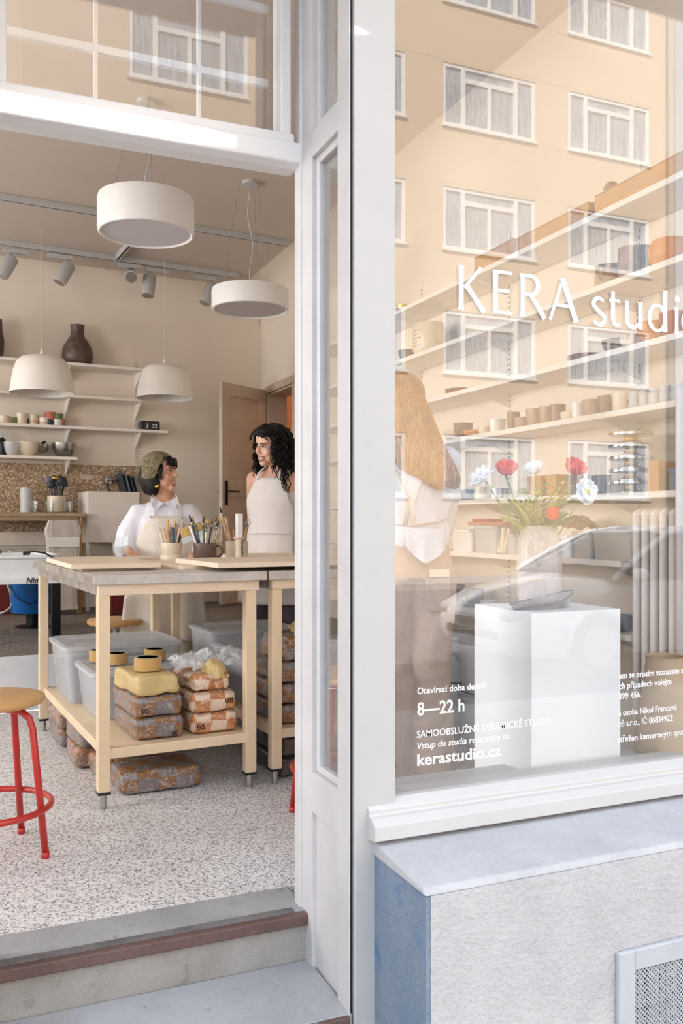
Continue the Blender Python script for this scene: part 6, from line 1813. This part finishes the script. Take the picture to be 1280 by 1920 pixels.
# local: x to the rear, y away from the kerb (negative), z up ; width 1.75
secs = [  # x, hood/roof height at centre, shoulder height, half width, floor z
    (0.0, .62, .50, .66, .28), (.06, .70, .56, .76, .22), (.30, .80, .66, .83, .2), (.80, .90, .76, .86, .2), (1.20, .97, .86, .87, .2), (1.60, 1.00, .92, .875, .2), (2.6, 1.0, .93, .875, .2), (3.6, 1.0, .94, .865, .2), (4.0, .98, .92, .83, .24), (4.12, .85, .80, .76, .3)]
m = MB(); rs = []
for x, hz, sz, hw, fz in secs:
    rs.append([(x, -.875 - hw * .9, fz), (x, -.875 - hw, (fz + sz) / 2), (x, -.875 - hw * .985, sz), (x, -.875 - hw * .8, hz - .02), (x, -.875 - hw * .4, hz), (x, -.875 + hw * .4, hz), (x, -.875 + hw * .8, hz - .02), (x, -.875 + hw * .985, sz), (x, -.875 + hw, (fz + sz) / 2), (x, -.875 + hw * .9, fz)])
m.ring(rs).build('body', M['carpaint'], car, smooth=True, auto=50)
cab = [(1.15, 1.0, .84), (1.95, 1.42, .66), (2.4, 1.47, .64), (3.3, 1.44, .62), (4.02, 1.02, .76)]
g = MB(); rs = []
for x, z, hw in cab: rs.append([(x, -.875 - .85, .95), (x, -.875 - hw, z - .03), (x, -.875 - hw * .7, z), (x, -.875 + hw * .7, z), (x, -.875 + hw, z - .03), (x, -.875 + .85, .95)])
g.ring(rs).build('greenhouse', M['carglass'], car, smooth=True, auto=30)
r_ = MB(); rs = []
for x, z, hw in cab[1:4]: rs.append([(x, -.875 - hw - .01, z - .035), (x, -.875 - hw * .7, z + .012), (x, -.875 + hw * .7, z + .012), (x, -.875 + hw + .01, z - .035)])
r_.ring(rs).build('roof', M['carpaint'], car, smooth=True, auto=40)
for s in (-1, 1):
    yy = -.875
    pl_ = [(1.12, yy + s * .86, .96), (1.55, yy + s * .76, 1.21), (1.97, yy + s * .668, 1.405), (2.4, yy + s * .65, 1.455), (3.3, yy + s * .63, 1.425), (4.0, yy + s * .78, 1.0)]
    MB().tube(pl_, .035, 8, flat=.7).build('pillar', M['carpaint'], car, smooth=True)
    MB().tube([(2.65, yy + s * .645, 1.44), (2.7, yy + s * .86, .95)], .03, 8).build('door_pillar', M['carpaint'], car, smooth=True)
    for wx_ in (.92, 3.35):
        MB().cyl((wx_, yy + s * .72, .31), (wx_, yy + s * .885, .31), .31, n=36).build('tyre', M['tyre'], car, smooth=True, auto=40)
        MB().cyl((wx_, yy + s * .80, .31), (wx_, yy + s * .89, .31), .20, n=20).build('wheel_rim', M['steel'], car, smooth=True, auto=40)
        MB().tube([(wx_ + .36 * cos(q), yy + s * .872, .31 + .36 * sin(q)) for q in [pi * i / 14 for i in range(15)]], .03, 8).build('wheel_arch', M['carpaint'], car, smooth=True)
    MB().ball((.10, yy + s * .58, .60), (.12, .17, .085), n=16, m=10).build('headlight', M['headlight'], car, smooth=True)
    MB().ball((1.35, yy + s * .98, 1.0), (.06, .11, .07), n=14, m=8).build('wing_mirror', M['carpaint'], car, smooth=True)
MB().box(-.03, .03, -1.35, -.40, .36, .44).build('grille', M['black'], car, bev=.01)
pt = MB().box(-.05, -.035, -1.14, -.62, .44, .55).build('number_plate', M['white'], car, bev=.002)
text('3SC DA0', pt, (-.052, -.65, .46), .10, M['black'], rot=(R(90), 0, R(-90)), bold=.001, sx=1.0, name='plate_characters')
MB().tube([(1.22, -.55, 1.02), (1.5, -.8, 1.16)], .008, 6).build('wiper', M['black'], car)
